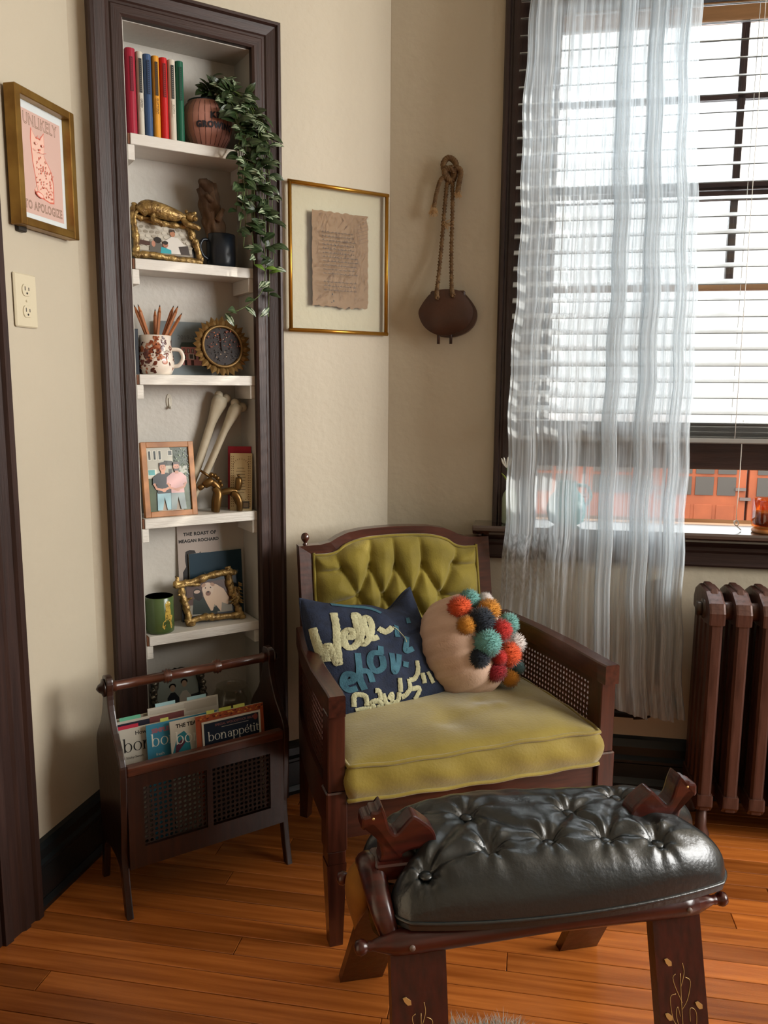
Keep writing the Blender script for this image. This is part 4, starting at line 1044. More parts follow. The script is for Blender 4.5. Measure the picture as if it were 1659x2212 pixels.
lp = MB(); g = random.Random(31)
def on_mug(u, v, d): a = R(-72) + u/.038; return ((.0375 + d)*math.cos(a), (.0375 + d)*math.sin(a), v)
lo = [(-.010, .016), (-.014, .022), (-.012, .032), (-.006, .034), (-.007, .048), (-.005, .062), (-.006, .074), (-.002, .080), (.004, .080), (.008, .075), (.006, .066), (.008, .056), (.008, .040), (.012, .046), (.013, .042), (.009, .032), (.012, .022), (.010, .015)]
def strip_poly(pts, d, col):
    c = (sum(q[0] for q in pts)/len(pts), sum(q[1] for q in pts)/len(pts)); n = len(pts)
    lp.add([on_mug(*c, d)] + [on_mug(u, v, d) for u, v in pts], [(0, 1 + i, 1 + (i+1) % n) for i in range(n)], 0, False, None, lin(col))
lo = [(u*1.2, .010 + (v - .012)*1.18) for u, v in lo]
strip_poly(lo, .0005, '#c2a24a')
for _ in range(90):
    u, v = g.uniform(-.011, .010), g.uniform(.018, .072)
    if v > .035 and not -.006 < u < .007: continue
    s = g.uniform(.0006, .0012); strip_poly([(u*1.15 + s*math.cos(t), v*1.12 + s*math.sin(t)) for t in [2*math.pi*i/6 for i in range(6)]], .0009, '#4a3c14')
for u in (-.003, .004): strip_poly([(u*1.2 + .0024*math.cos(t), .0865 + .0022*math.sin(t)) for t in [2*math.pi*i/8 for i in range(8)]], .0010, '#efe2b0')
lp.build('gold_leopard', 'print_gloss', gm)

# ---- lowest shelf
Z = shelf_z[5]
sv = thing('silver_frame', 'ornate silver photo frame of two seated children behind magazines', 'photo frame', FN, (.150, .050, Z), rot=RX(-7))
MB().box(.004, .150, .004, .012, .0, .178).build('backing', 'mug_navy', sv)
p = Print(.120, .150, '#8a9490', .001, mat='print_gloss')
p.rect(0, 0, .12, .052, '#77746c'); p.rect(0, .052, .12, .082, '#8d908a'); p.poly([(.06, .088), (.12, .096), (.12, .086), (.06, .078)], '#34383a')
for cx, c1, hh in ((.046, '#2a2f36', .120), (.080, '#b9b6b0', .128)):
    p.poly([(cx - .018, .058), (cx - .016, .095), (cx - .006, .108), (cx + .006, .108), (cx + .017, .092), (cx + .018, .058)], c1); p.ell(cx, hh + .006, .010, .008, '#1a1816'); p.ell(cx, hh, .0075, .0095, '#a8917e')
    p.line([(cx - .008, .064), (cx - .010, .035), (cx - .009, .006)], .009, '#9a8674'); p.line([(cx + .007, .064), (cx + .010, .035), (cx + .009, .006)], .009, '#9a8674')
p.build('photo', sv, T(.016, .0028, .014))
g = random.Random(6)
for nm, pts in (('scroll', [(.008, 0, .0), (.010, 0, .06), (.008, 0, .12), (.020, 0, .168)]), ('scroll', [(.146, 0, .0), (.144, 0, .06), (.147, 0, .12), (.136, 0, .168)]), ('scroll', [(.012, 0, .166), (.05, 0, .180), (.10, 0, .180), (.142, 0, .166)])):
    branch(pts, .008, nm, sv, 'silver_old', seed=len(nm))
for k in range(9):
    for x in (.008, .147): MB().ball((x + g.uniform(-.004, .004), -.006, .012 + k*.018), .0085, 9, sc=(1.1, .7, .9)).ball((x + g.uniform(-.006, .006), -.010, .020 + k*.018), .0045, 8).build('boss', 'silver_old', sv)
gv = thing('smoky_bowl', 'rounded smoky glass bowl beside the silver frame', 'bowl', FN, (.382, .055, Z))
MB().lathe([(.030, 0), (.048, .012), (.060, .04), (.061, .06), (.054, .09), (.044, .108), (.047, .114), (.0455, .115), (.042, .108), (.052, .088), (.059, .06), (.058, .04), (.046, .015), (.002, .004)], 40).build('glass', 'smoke_glass', gv)
MB().ball((0, 0, .032), .044, 14, sc=(1, 1, .45)).build('stones', 'bark', gv)

# ================================================================ WALL ART AND ROPE
art = thing('glass_frame', 'thin gold floating glass frame holding an old manuscript leaf', 'picture', FN, (.549, 0, 1.362))
AW_, AH_ = .307, .390
def bar(name, a, b, r=.0055):
    MB().tube([a, b], r, 10).build(name, 'gold_thin', art)
bar('frame_side', (0, -.016, 0), (0, -.016, AH_)); bar('frame_side', (AW_, -.016, 0), (AW_, -.016, AH_))
bar('frame_rail', (-.0055, -.016, 0), (AW_ + .0055, -.016, 0)); bar('frame_rail', (-.0055, -.016, AH_), (AW_ + .0055, -.016, AH_))
MB().box(.004, AW_ - .004, -.0135, -.0130, .004, AH_ - .004).build('glass', 'picture_glass', art)
MB().box(.004, AW_ - .004, -.0185, -.0180, .004, AH_ - .004).build('glass', 'picture_glass', art)
g = random.Random(14)
pw_, ph_ = .180, .256
edge = []
for k in range(26): edge.append((lerp(0, pw_, k/26), g.uniform(-.004, .002) - (.006 if k in (14, 15, 18) else 0)))
for k in range(30): edge.append((pw_ + g.uniform(-.0025, .001) - (.004 if k > 27 else 0), lerp(0, ph_, k/30)))
for k in range(26): edge.append((lerp(pw_, 0, k/26), ph_ + g.uniform(-.003, .001)))
for k in range(30): edge.append((g.uniform(-.001, .002), lerp(ph_, 0, k/30)))
p = Print(.001, .001, '#8a6a4c', .0002); p.poly(edge, '#86643f')
for _ in range(220):
    x, zz = g.uniform(.01, pw_ - .01), g.uniform(.01, ph_ - .01); a = g.uniform(50, 75) if g.random() < .6 else g.uniform(100, 125); l_ = g.uniform(.006, .02)
    p.line([(x, zz), (x + l_*math.cos(R(a)), min(ph_ - .006, zz + l_*math.sin(R(a))))], .0009, g.choice(['#6a4a30', '#9c7650', '#755436']))
for r_ in range(15):
    zz = ph_ - .058 - r_*.0112
    if r_ in (11,): continue
    x = .026
    while x < .126:
        l_ = g.uniform(.004, .012); p.line([(x + l_*k/5, zz + g.uniform(-.0012, .0012)) for k in range(6)], .0015, '#33210f')
        if g.random() < .7: p.line([(x + l_*.5, zz), (x + l_*.5 + .0008, zz + g.uniform(.003, .005))], .0011, '#33210f')
        if g.random() < .5: p.ell(x + l_*.4, zz - .0026, .0006, .0006, '#4a3424', 5)
        x += l_ + g.uniform(.0015, .003)
for r_ in range(7):
    x, zz = .132, ph_ - .085 + r_*.010; p.line([(x + k*.006, zz + k*.0022 + g.uniform(-.001, .001)) for k in range(7)], .0009, '#6a4e38')
p.ell(.062, ph_ - .094, .002, .0026, '#1c120c', 8); p.ell(.052, .030, .0018, .0030, '#1c120c', 8); p.ell(.056, .012, .002, .0028, '#1c120c', 8); p.ell(.050, .008, .002, .0016, '#1c120c', 8)
p.build('manuscript_leaf', art, T(.066, -.0158, .070))

bell = thing('camel_bell', 'brown wooden clapper bell hanging by rope on the wall', 'bell', FW, (.173, 0, 1.340))
bo = [(-.050, .128), (-.024, .143), (.030, .143), (.055, .126), (.078, .090), (.074, .056), (.050, .030), (.010, .016), (-.030, .020), (-.062, .042), (-.078, .078), (-.068, .104)]
bo = [(q.x, q.y) for q in spline([(x, zz) for x, zz in bo] + [bo[0]], 5)][:-1]
def shell(y0, y1, dome, name, dx=0, dz=0, lip=False):
    mb = MB(); cx_, cz_ = .0, .08; n = len(bo); rings = 8; vs = []; fs = []
    for k in range(rings + 1):
        t_ = k/rings; s_ = 1 - t_; yy = y0 - dome*(1 - s_**2.4)
        for x, zz in bo: vs.append((dx + cx_ + (x - cx_)*max(s_, .001), yy, dz + cz_ + (zz - cz_)*max(s_, .001)))
    for k in range(rings):
        for i in range(n): fs.append((k*n + i, k*n + (i+1) % n, (k+1)*n + (i+1) % n, (k+1)*n + i))
    mb.add(vs, fs, 0, True)
    mb.add([(dx + x, yy, dz + zz) for yy in (y0, y1) for x, zz in bo], [(i, n + i, n + (i+1) % n, (i+1) % n) for i in range(n)] + [tuple(range(n, 2*n))])
    return mb.build(name, 'shell_wood', bell)
shell(-.052, -.044, .014, 'shell'); shell(-.030, -.006, .006, 'shell', .010, -.004)
MB().box(-.045, .055, -.046, -.028, .070, .142, .004).build('bridge', 'shell_wood', bell)
for x in (-.020, .016): MB().tube([(x, -.040, -.008), (x, -.040, .045)], .0045, 8).build('clapper_peg', 'shell_wood', bell)
def rope(pts, r, name, turns=90, m='rope'):
    P = spline(pts, 14); mb = MB(); L = [0]
    for a, b in zip(P, P[1:]): L.append(L[-1] + (b - a).length)
    for k in range(3):
        q = []
        for i, c in enumerate(P):
            t_ = (P[min(i+1, len(P)-1)] - P[max(i-1, 0)]).normalized(); a = t_.cross(Vector((0, 1, 0)));
            a = a.normalized() if a.length > .01 else Vector((1, 0, 0)); b = t_.cross(a); th = L[i]*turns*2*math.pi/1.6 + k*2.094
            q.append(c + (a*math.cos(th) + b*math.sin(th))*r*.55)
        mb.tube(q, r*.62, 6)
    return mb.build(name, m, bell)
rope([(-.022, -.068, .118), (-.024, -.060, .14), (-.018, -.030, .25), (-.010, -.022, .38), (-.002, -.02, .47)], .0066, 'rope')
rope([(.024, -.066, .124), (.018, -.058, .145), (.012, -.030, .25), (.012, -.022, .38), (.010, -.02, .47)], .0066, 'rope')
rope([(.0, -.02, .44), (-.016, -.024, .49), (.0, -.026, .508), (.020, -.024, .49), (.012, -.02, .45), (-.006, -.03, .455), (-.010, -.032, .475), (.012, -.034, .478)], .0078, 'knot')
rope([(.010, -.026, .470), (.022, -.03, .480), (.034, -.026, .470), (.030, -.026, .44), (.026, -.026, .415)], .0070, 'tail')
rope([(.0, -.03, .462), (-.022, -.032, .448), (-.034, -.03, .41), (-.040, -.03, .375)], .0058, 'tail')
fr = MB(); g = random.Random(3)
for c, nn, ln, mm in (((.027, -.028, .418), 60, .022, 0), ((-.042, -.03, .378), 70, .030, 0), ((-.012, -.026, .330), 36, .028, 1)):
    for _ in range(nn):
        d = Vector((g.uniform(-.5, .5) + (.6 if mm else 0), g.uniform(-.5, .3), -1 if not mm else g.uniform(-.9, .2))).normalized(); q = Vector(c) + Vector((g.uniform(-.006, .006), g.uniform(-.004, .004), g.uniform(-.004, .006)))
        fr.tube([q, q + d*ln*.5 + Vector((g.uniform(-.003, .003), 0, 0)), q + d*ln*g.uniform(.6, 1)], .0005, 4)
tag(fr.build('frayed_fibres', 'rope_pale', bell), kind='stuff')
MB().tube([(.006, 0, .475), (.006, -.03, .480)], .003, 8).ball((.006, -.032, .481), .0045, 8).build('nail', 'dark_iron', bell)

# ================================================================ ARMCHAIR
ch = thing('armchair', 'mahogany armchair with cane sides and olive velvet upholstery', 'armchair', FC)
XC = .3215
def taper(x, yy): return x + (XC - x) * (.125 * yy / .55)          # the seat narrows towards the back
def mirror_x(x): return 2 * XC - x
for side in (0, 1):
    mx = (lambda x: x) if side == 0 else mirror_x
    def B(x0, x1): a, b = mx(x0), mx(x1); return min(a, b), max(a, b)
    # front post and leg
    x0, x1 = B(-.028, .018)
    MB().box(x0 + .004, x1 - .004, -.020, .026, .36, .532, .002).build('arm_post', 'mahogany', ch)
    lg = MB().box(x0, x1, -.024, .026, .225, .36, .003)
    xm = (x0 + x1)/2
    lg.box(x0 + .003, x1 - .003, -.021, .023, .195, .225, .002)
    lg.add([(xm + sx*w, yy + sy*w, zz) for zz, w, yy in ((0, .0145, .0), (.195, .0215, .001)) for sy in (-1, 1) for sx in (-1, 1)], [(0, 1, 3, 2), (4, 6, 7, 5), (0, 4, 5, 1), (2, 3, 7, 6), (0, 2, 6, 4), (1, 5, 7, 3)])
    lg.build('leg', 'mahogany', ch)
    # arm: board that narrows and leans in towards the back
    a_pts = []
    arm = MB(); secs = []
    for yy, wid in ((-.030, .036), (.0, .037), (.15, .038), (.30, .036), (.47, .032)):
        c = taper(-.004, yy) - .012*math.sin(math.pi*max(0, yy)/.5); c = mx(c); secs.append((yy, c, wid/2))
    vs = []
    for yy, c, w in secs:
        zt = .576 + .004*yy
        vs += [(c - w, yy, zt - .046), (c - w, yy, zt - .003), (c - w + .003, yy, zt), (c + w - .003, yy, zt), (c + w, yy, zt - .003), (c + w, yy, zt - .046)]
    fs = [(k*6 + i, k*6 + (i+1) % 6, (k+1)*6 + (i+1) % 6, (k+1)*6 + i) for k in range(len(secs)-1) for i in range(6)] + [tuple(range(6))[::-1], tuple(len(vs) - 6 + i for i in range(6))]
    arm.add(vs, fs); arm.build('arm', 'mahogany_y', ch)
    # side frame with cane
    def SP(yy, zz, d=0): return (mx(taper(-.004, yy) - .010*math.sin(math.pi*max(0, yy)/.5) + d), yy, zz)
    def rail(z0, z1, nm, y0=.02, y1=.49):
        r_ = MB(); v2 = []
        for k in range(7):
            yy = lerp(y0, y1, k/6)
            v2 += [SP(yy, z0, -.010), SP(yy, z1, -.010), SP(yy, z1, .010), SP(yy, z0, .010)]
        r_.add(v2, [(k*4 + i, k*4 + (i+1) % 4, (k+1)*4 + (i+1) % 4, (k+1)*4 + i) for k in range(6) for i in range(4)] + [(3, 2, 1, 0), (24, 25, 26, 27)]); r_.build(nm, 'mahogany_y', ch)
    rail(.245, .345, 'side_rail'); rail(.512, .533, 'cane_rail'); rail(.345, .512, 'stile', .022, .042); rail(.345, .512, 'stile', .462, .485)
    cn = MB(); pit = .0135; ny, nz = 31, 12; y0, z0 = .042, .349
    for i in range(ny):
        for j in range(nz):
            cy_, cz_ = y0 + (i + .5)*pit, z0 + (j + .5)*pit; vs = []; hr = pit*.335; h = pit/2
            sq = [(h, 0), (h, h), (0, h), (-h, h), (-h, 0), (-h, -h), (0, -h), (h, -h)]
            for d in (-.0012, .0012):
                for k in range(8): vs.append(SP(cy_ + sq[k][0], cz_ + sq[k][1], d))
                for k in range(8): a = math.pi*k/4; vs.append(SP(cy_ + hr*.85*math.cos(a), cz_ + hr*1.08*math.sin(a), d))
            fs = []
            for k in range(8):
                k2 = (k+1) % 8; fs += [(k, k2, 8 + k2, 8 + k), (16 + k, 24 + k, 24 + k2, 16 + k2), (8 + k, 8 + k2, 24 + k2, 24 + k)]
            cn.add(vs, fs)
    cn.build('cane_panel', 'cane', ch)
    # back leg
    xb = mx(taper(.012, .55) + .0)
    MB().tube([(xb - (.0 if side else .0), .50, .40), (xb, .50, .25), (xb + (0), .545, .0)], [.026, .026, .017], 4, smooth=False).build('leg', 'mahogany', ch)
MB().box(.018, mirror_x(.018), -.012, .016, .245, .338, .003).build('rail', 'mahogany_h', ch)
MB().box(.05, mirror_x(.05), .47, .51, .245, .40, .003).build('rail', 'mahogany_h', ch)
MB().box(.02, mirror_x(.02), .0, .48, .318, .334).build('seat_deck', 'dark_iron', ch)
# back: local u = x, v = z measured upright, leaned by shear
def BK(x, z, d): return (x, .495 + (z - .40)*.20 + d, z)
half = [(.040, .36), (.040, .778), (.100, .779), (.128, .785), (.150, .797), (.178, .808), (.220, .815), (.270, .818), (XC, .819)]
outer = half + [(mirror_x(x), zz) for x, zz in half[::-1][1:]]
ih_ = [(.078, .40), (.078, .752), (.120, .752), (.148, .760), (.168, .774), (.195, .784), (.230, .791), (.275, .794), (XC, .795)]
inner = ih_ + [(mirror_x(x), zz) for x, zz in ih_[::-1][1:]]
bf = MB(); n = len(outer)
vs = [BK(x, zz, d) for d in (-.018, .018) for x, zz in outer] + [BK(x, zz, d) for d in (-.013, .018) for x, zz in inner]
fs = []
for i in range(n - 1): fs += [(i, i+1, 2*n + i + 1, 2*n + i), (n + i, 3*n + i, 3*n + i + 1, n + i + 1), (i, n + i, n + i + 1, i + 1), (2*n + i, 2*n + i + 1, 3*n + i + 1, 3*n + i)]
fs += [(0, 2*n, 3*n, n), (n - 1, 2*n - 1, 4*n - 1, 3*n - 1)]
bf.add(vs, fs); bf.build('back_frame', 'mahogany_h', ch)
for x in (.061, mirror_x(.061)):
    c = BK(x, .778, 0); MB().lathe([(.007, 0), (.006, .003), (.0045, .006), (.007, .010), (.0108, .016), (.0116, .021), (.0098, .028), (.005, .033), (.0005, .034)], 16, c).build('finial', 'mahogany', ch)
btn = [(.157, .709), (.233, .711), (.308, .706), (.388, .706), (.481, .705), (.197, .636), (.268, .631), (.352, .628), (.438, .624)]
btn = [(x, zz) for x, zz in btn]
low_ = [(.16, .555), (.235, .553), (.31, .55), (.395, .548), (.475, .548)]
seg = []
topz = lambda x: .752 + (.043 if .2 < x < .44 else .012)
for k in range(5): seg.append((btn[k], (btn[k][0] + (.012 if k == 1 else 0) - (.016 if k == 0 else 0) + (.0 if k < 4 else .0), topz(btn[k][0]) + .01)) if k in (1, 2, 3) else (btn[k], (btn[k][0] + (-.03 if k == 0 else .03), .775)))
seg += [(btn[0], (.078, .704)), (btn[4], (.565, .700))]
for a, b in ((0, 5), (1, 5), (1, 6), (2, 6), (2, 7), (3, 7), (3, 8), (4, 8)): seg.append((btn[a], btn[b]))
for a, b in ((5, 0), (5, 1), (6, 1), (6, 2), (7, 2), (7, 3), (8, 3), (8, 4)): seg.append((btn[a], low_[b]))
seg += [(btn[5], (.078, .61)), (btn[8], (.565, .60))]
def dseg(px_, pz_, a, b):
    ax, az_ = a; bx_, bz_ = b; dx, dz = bx_ - ax, bz_ - az_; t_ = max(0, min(1, ((px_ - ax)*dx + (pz_ - az_)*dz)/(dx*dx + dz*dz))); return math.hypot(px_ - ax - dx*t_, pz_ - az_ - dz*t_)
def top_of(x):
    for (xa, za), (xb, zb) in zip(inner, inner[1:]):
        if xa <= x <= xb and xb > xa: return lerp(za, zb, (x - xa)/(xb - xa))
    return .752
def back_fn(u, v):
    x = lerp(.079, mirror_x(.079), u); zt = top_of(x); zz = lerp(.41, zt - .001, v)
    e = min(x - .079, mirror_x(.079) - x, zt - zz); d = min(dseg(x, zz, a, b) for a, b in seg); rb_ = min(math.hypot(x - a, zz - b) for a, b in btn)
    h = .048*(1 - math.exp(-max(e, 0)/.018)) * (.36 + .64*(1 - math.exp(-d/.016))) - .012*math.exp(-(rb_/.013)**2)
    h += .0012*math.sin(40*x + 70*zz)*min(1, e/.03)
    return BK(x, zz, -.008 - max(0, h))
MB().grid(back_fn, 110, 84).build('tufted_back', 'velvet_back', ch)
MB().tube([BK(x, zz, -.016) for x, zz in [(q.x, q.y) for q in spline([(.0795, .42), (.0795, .60), (.0800, .746), (.084, .751)] + [(x, zz - .001) for x, zz in inner[2:-2]] + [(mirror_x(.084), .751), (mirror_x(.080), .746), (mirror_x(.0795), .60), (mirror_x(.0795), .42)], 4)]], .0042, 8).build('back_piping', 'velvet_back', ch)
for x, zz in btn:
    b = back_fn((x - .079)/(mirror_x(.079) - .079), (zz - .41)/(top_of(x) - .001 - .41))
    MB().ball((b[0], b[1] - .002, b[2]), .0085, 12, sc=(1, .55, 1)).build('back_button', 'velvet_back', ch)
MB().box(.08, mirror_x(.08), .515, .52, .40, .60).build('back_board', 'dark_iron', ch)
# seat cushion
CX0, CX1, CY0, CY1, CZ0, CZ1 = .022, .622, -.026, .478, .336, .418
def cush_xy(s, t_):
    k = .10; a = s*math.sqrt(max(0, 1 - k*t_*t_*.9)); b = t_*math.sqrt(max(0, 1 - k*s*s*.5))
    x = (CX0 + CX1)/2 + a*(CX1 - CX0)/2*1.045; yy = (CY0 + CY1)/2 + b*(CY1 - CY0)/2*1.02
    return taper(x, max(0, yy)), yy
cg = random.Random(17)
dents = [(cg.uniform(-.8, .8), cg.uniform(-.9, .6), cg.uniform(.05, .14), cg.uniform(-.0022, .0022)) for _ in range(26)]
def ctop(s, t_):
    x, yy = cush_xy(s, t_); cr = ((1 - abs(s)**3.2)*(1 - abs(t_)**3.2))**.55
    h = CZ1 + .034*cr + .006*math.sin(s*3 + .4)*(t_ < 0)*(-t_)*.6
    for a, b, r_, hh in dents: h += hh*2.2*math.exp(-((s - a)**2 + (t_ - b)**2)/r_**2)*cr
    h += -.010*math.exp(-((s + .08)**2/.012 + (t_ + .55)**2/.05))
    return (x, yy, h)
def top_fn(u, v): return ctop(u*2 - 1, v*2 - 1)
def bot_fn(u, v): x, yy = cush_xy(u*2 - 1, v*2 - 1); return (x, yy, CZ0 + .002)
NS = 44
def per(k):     # walk round the square
    k %= 4*NS; q, r_ = divmod(k, NS); t_ = r_/NS*2 - 1
    return ((t_, -1), (1, t_), (-t_, 1), (-1, -t_))[q]
cu = MB().grid(top_fn, 60, 50, m=0).grid(lambda u, v: bot_fn(1 - u, v), 20, 20)
def side_fn(u, v):
    s, t_ = per(round(u*4*NS)); tx, ty, tz = ctop(s, t_); x, yy = cush_xy(s, t_)
    bul = .011*math.sin(math.pi*v) + .0022*math.sin(u*150 + v*3)*math.sin(math.pi*v) + .0018*math.sin(u*61 + 5*v)*math.sin(math.pi*v); dx, dy = x - (CX0 + CX1)/2, yy - (CY0 + CY1)/2; l_ = max(abs(dx)/(CX1 - CX0), abs(dy)/(CY1 - CY0))
    nx = (1 if s > .999 else -1 if s < -.999 else 0); ny = (1 if t_ > .999 else -1 if t_ < -.999 else 0)
    return (x + nx*bul, yy + ny*bul, lerp(CZ0 + .002, tz, v))
cu.grid(side_fn, 4*NS, 10, wrap=True)
co = cu.build('seat_cushion', 'velvet', ch)
for zz, nm in ((1, 'piping'), (0, 'piping')):
    pts = []
    for k in range(4*NS):
        s, t_ = per(k); p3 = ctop(s, t_); x, yy = p3[0], p3[1]; nx = (s > .999) - (s < -.999); ny = (t_ > .999) - (t_ < -.999)
        pts.append((x + nx*.003, yy + ny*.003, (p3[2] if zz else CZ0 + .003) + .0015*math.sin(k*.7)))
    MB().tube(pts, .0046, 8, closed=True).build(nm, 'velvet', co)

# ================================================================ CUSHIONS ON THE CHAIR
pl = thing('navy_cushion', 'slumped navy linen cushion with cream yarn lettering', 'cushion', FC)
cBL, cBR, cTL, cTR = Vector((.062, .192, .436)), Vector((.385, .250, .440)), Vector((-.004, .345, .688)), Vector((.314, .425, .676))
FRN = ((cBR - cBL).cross(cTL - cBL)).normalized()
if FRN.y > 0: FRN = -FRN
def pil(s, t_, side):          # s, t in 0..1
    p3 = (cBL.lerp(cBR, s)).lerp(cTL.lerp(cTR, s), t_)
    e = (16*s*(1-s)*t_*(1-t_))**.42
    pin = .028*math.sin(math.pi*s)                       # edges drawn in between the corners
    p3 = p3 + (cTL - cBL).normalized()*(-pin*1.3*t_**3 - pin*.25*(1-t_)**3) + (cBR - cBL).normalized()*(math.sin(math.pi*t_)*(-.022*(1-s)**3 - .016*s**3))
    if t_ > .5: p3 = p3 - Vector((0, 0, 1))*.030*math.exp(-((s - .74)/.14)**2)*(t_ - .5)*2
    h = .062*e
    wr = .0030*math.sin(26*s + 9*t_)*e + .0025*math.sin(17*t_ - 8*s)*e
    fold = -.016*math.exp(-(((s - .80) - .25*(1 - t_))/.045)**2)*max(0, t_ - .35)*1.5*e - .014*math.exp(-((t_ - .60 + .05*s)/.025)**2)*max(0, s - .45)*1.8*e
    if side > 0: p3 = p3 + FRN*(h*1.05 + wr + fold)
    else: p3 = p3 - FRN*(h*.75)
    return p3
MB().grid(lambda u, v: tuple(pil(u, v, 1)), 64, 64).grid(lambda u, v: tuple(pil(1 - u, v, -1)), 32, 32).build('cover', 'navy_linen', pl)
edge_pts = [pil(k/24, 0, 1) for k in range(24)] + [pil(1, k/24, 1) for k in range(24)] + [pil(1 - k/24, 1, 1) for k in range(24)] + [pil(0, 1 - k/24, 1) for k in range(24)]
MB().tube(edge_pts, .0028, 6, closed=True).build('seam', 'navy_linen', pl)
def stroke(pts, w, m, nm, raise_=.003, stitch=True):
    P = spline(pts, 9); mb = MB(); vs = []; g_ = random.Random(len(pts)*7 + int(pts[0][0]*1000))
    for i, q in enumerate(P):
        t_ = P[min(i+1, len(P)-1)] - P[max(i-1, 0)]; t_ = t_.normalized() if t_.length else Vector((1, 0)); n_ = Vector((-t_.y, t_.x))*w/2
        for k, hgt in ((-1, .0012), (-.5, raise_), (.5, raise_), (1, .0012)):
            j = n_*k*(1 + (g_.uniform(-.10, .10) if stitch else 0)); a = q + j; a.x = max(.01, min(.99, a.x)); a.y = max(.01, min(.985, a.y))
            p3 = pil(a.x, a.y, 1) + FRN*(hgt + .0012 + (.0007*math.sin(i*2.4) if stitch else 0)); vs.append(tuple(p3))
    fs = [(4*i + k, 4*i + k + 1, 4*i + k + 5, 4*i + k + 4) for i in range(len(P)-1) for k in range(3)] + [(0, 1, 2, 3), tuple(len(vs) - 4 + k for k in range(4))]
    mb.add(vs, fs, 0, True); mb.build(nm, m, pl)
# upper word, cream yarn
for s_ in ([(.031, .719), (.031, .619), (.033, .537), (.037, .481)], [(.045, .425), (.062, .50), (.081, .55), (.094, .469), (.105, .388), (.131, .525), (.175, .70), (.188, .844)],
           [(.212, .594), (.250, .588), (.263, .637), (.231, .656), (.194, .600), (.188, .512), (.237, .500), (.287, .550), (.338, .662), (.362, .806), (.331, .812), (.306, .681), (.294, .562), (.312, .512), (.369, .562), (.419, .662), (.425, .769), (.388, .762), (.362, .650), (.369, .550), (.438, .556)],
           [(.463, .637), (.512, .594), (.581, .631)]): stroke(s_, .050, 'cream_yarn', 'yarn_letter')
# middle word, teal paint
for s_ in ([(.106, .231), (.150, .237), (.163, .275), (.125, .294), (.087, .231), (.100, .175), (.156, .175)], [(.250, .444), (.225, .344), (.194, .237), (.200, .150)], [(.225, .294), (.269, .275), (.269, .194)], [(.419, .400), (.344, .419), (.306, .344), (.319, .275), (.381, .294), (.400, .381)],
           [(.487, .394), (.450, .244), (.500, .287), (.544, .375)], [(.550, .294), (.594, .275)], [(.681, .519), (.606, .394), (.681, .400)], [(.425, .469), (.400, .400)], [(.20, .955), (.319, .945), (.412, .925), (.50, .88), (.556, .819)], [(.794, .744), (.775, .675)], [(.637, .662), (.594, .525)]): stroke(s_, .044, 'teal_linen', 'painted_stroke', .0012, False)
# lower word, cream yarn
for s_ in ([(.094, .044), (.119, .119), (.156, .125), (.194, .100), (.188, .037)], [(.100, .015), (.150, .019), (.219, .012)], [(.244, .012), (.225, .050), (.275, .056), (.300, .020), (.263, .010)], [(.269, .131), (.300, .119), (.294, .056)], [(.325, .100), (.338, .030), (.381, .014)], [(.362, .050), (.394, .087), (.388, .030), (.431, .031), (.450, .087)],
           [(.481, .188), (.463, .087)], [(.463, .050), (.500, .062), (.544, .100), (.556, .169)], [(.562, .163), (.606, .163), (.656, .212), (.675, .294)], [(.537, .094), (.625, .087), (.588, .030), (.569, .014)], [(.688, .194), (.681, .113)], [(.738, .194), (.756, .100)]): stroke(s_, .036, 'cream_yarn', 'yarn_letter')
th = [pil(s, t_, 1) + FRN*.006 for s, t_ in ((.581, .631), (.62, .60), (.64, .50), (.635, .46))]
MB().tube(spline(th, 6), .0010, 5).build('loose_thread', 'cream_yarn', pl)

rp = thing('pompom_cushion', 'round blush cushion with multicoloured pompoms on its face', 'cushion', FC, (.418, .285, .548))
axr = Vector((.62, -.62, .42)).normalized()           # direction its face points
zx = axr; xx_ = zx.cross(Vector((0, 0, 1))).normalized(); yx = zx.cross(xx_)
MR_ = Matrix((xx_, yx, zx)).transposed()
def rc_fn(u, v):
    a = 2*math.pi*u; ph_ = math.pi*v; sp = math.sin(ph_); r_ = .130*abs(sp)**.62*(1 + .022*math.sin(13*a + 3*math.sin(a*2) + 1.2*ph_)*sp + .014*math.sin(29*a + 2*math.sin(3*a) - 2*ph_)*sp)
    h = -.094*math.copysign(abs(math.cos(ph_))**.75, math.cos(ph_)); 
    q = MR_ @ Vector((r_*math.cos(a), r_*math.sin(a), h)); return (q.x, q.y, q.z)
MB().grid(rc_fn, 110, 48, wrap=True).build('cover', 'blush_cotton', rp)
def pom_mesh(m):
    mb = MB().ball((0, 0, 0), .80, 12); g_ = random.Random(len(m) * 7 + ord(m[4]))
    for k in range(900):
        zz = 1 - 2*(k + .5)/900; a = k*2.39996; r_ = math.sqrt(1 - zz*zz); d = Vector((r_*math.cos(a), r_*math.sin(a), zz)); d = (d + Vector((g_.uniform(-.12, .12), g_.uniform(-.12, .12), g_.uniform(-.12, .12)))).normalized()
        o_ = d.orthogonal().normalized(); o2 = d.cross(o_); b = d*.66; e = d*g_.uniform(.84, 1.10)
        mb.add([b + o_*.045, b - o_*.025 + o2*.04, b - o_*.025 - o2*.04, e], [(0, 1, 3), (1, 2, 3), (2, 0, 3)], 0, True)
    return mb.mesh('pompom', m)
poms = {}
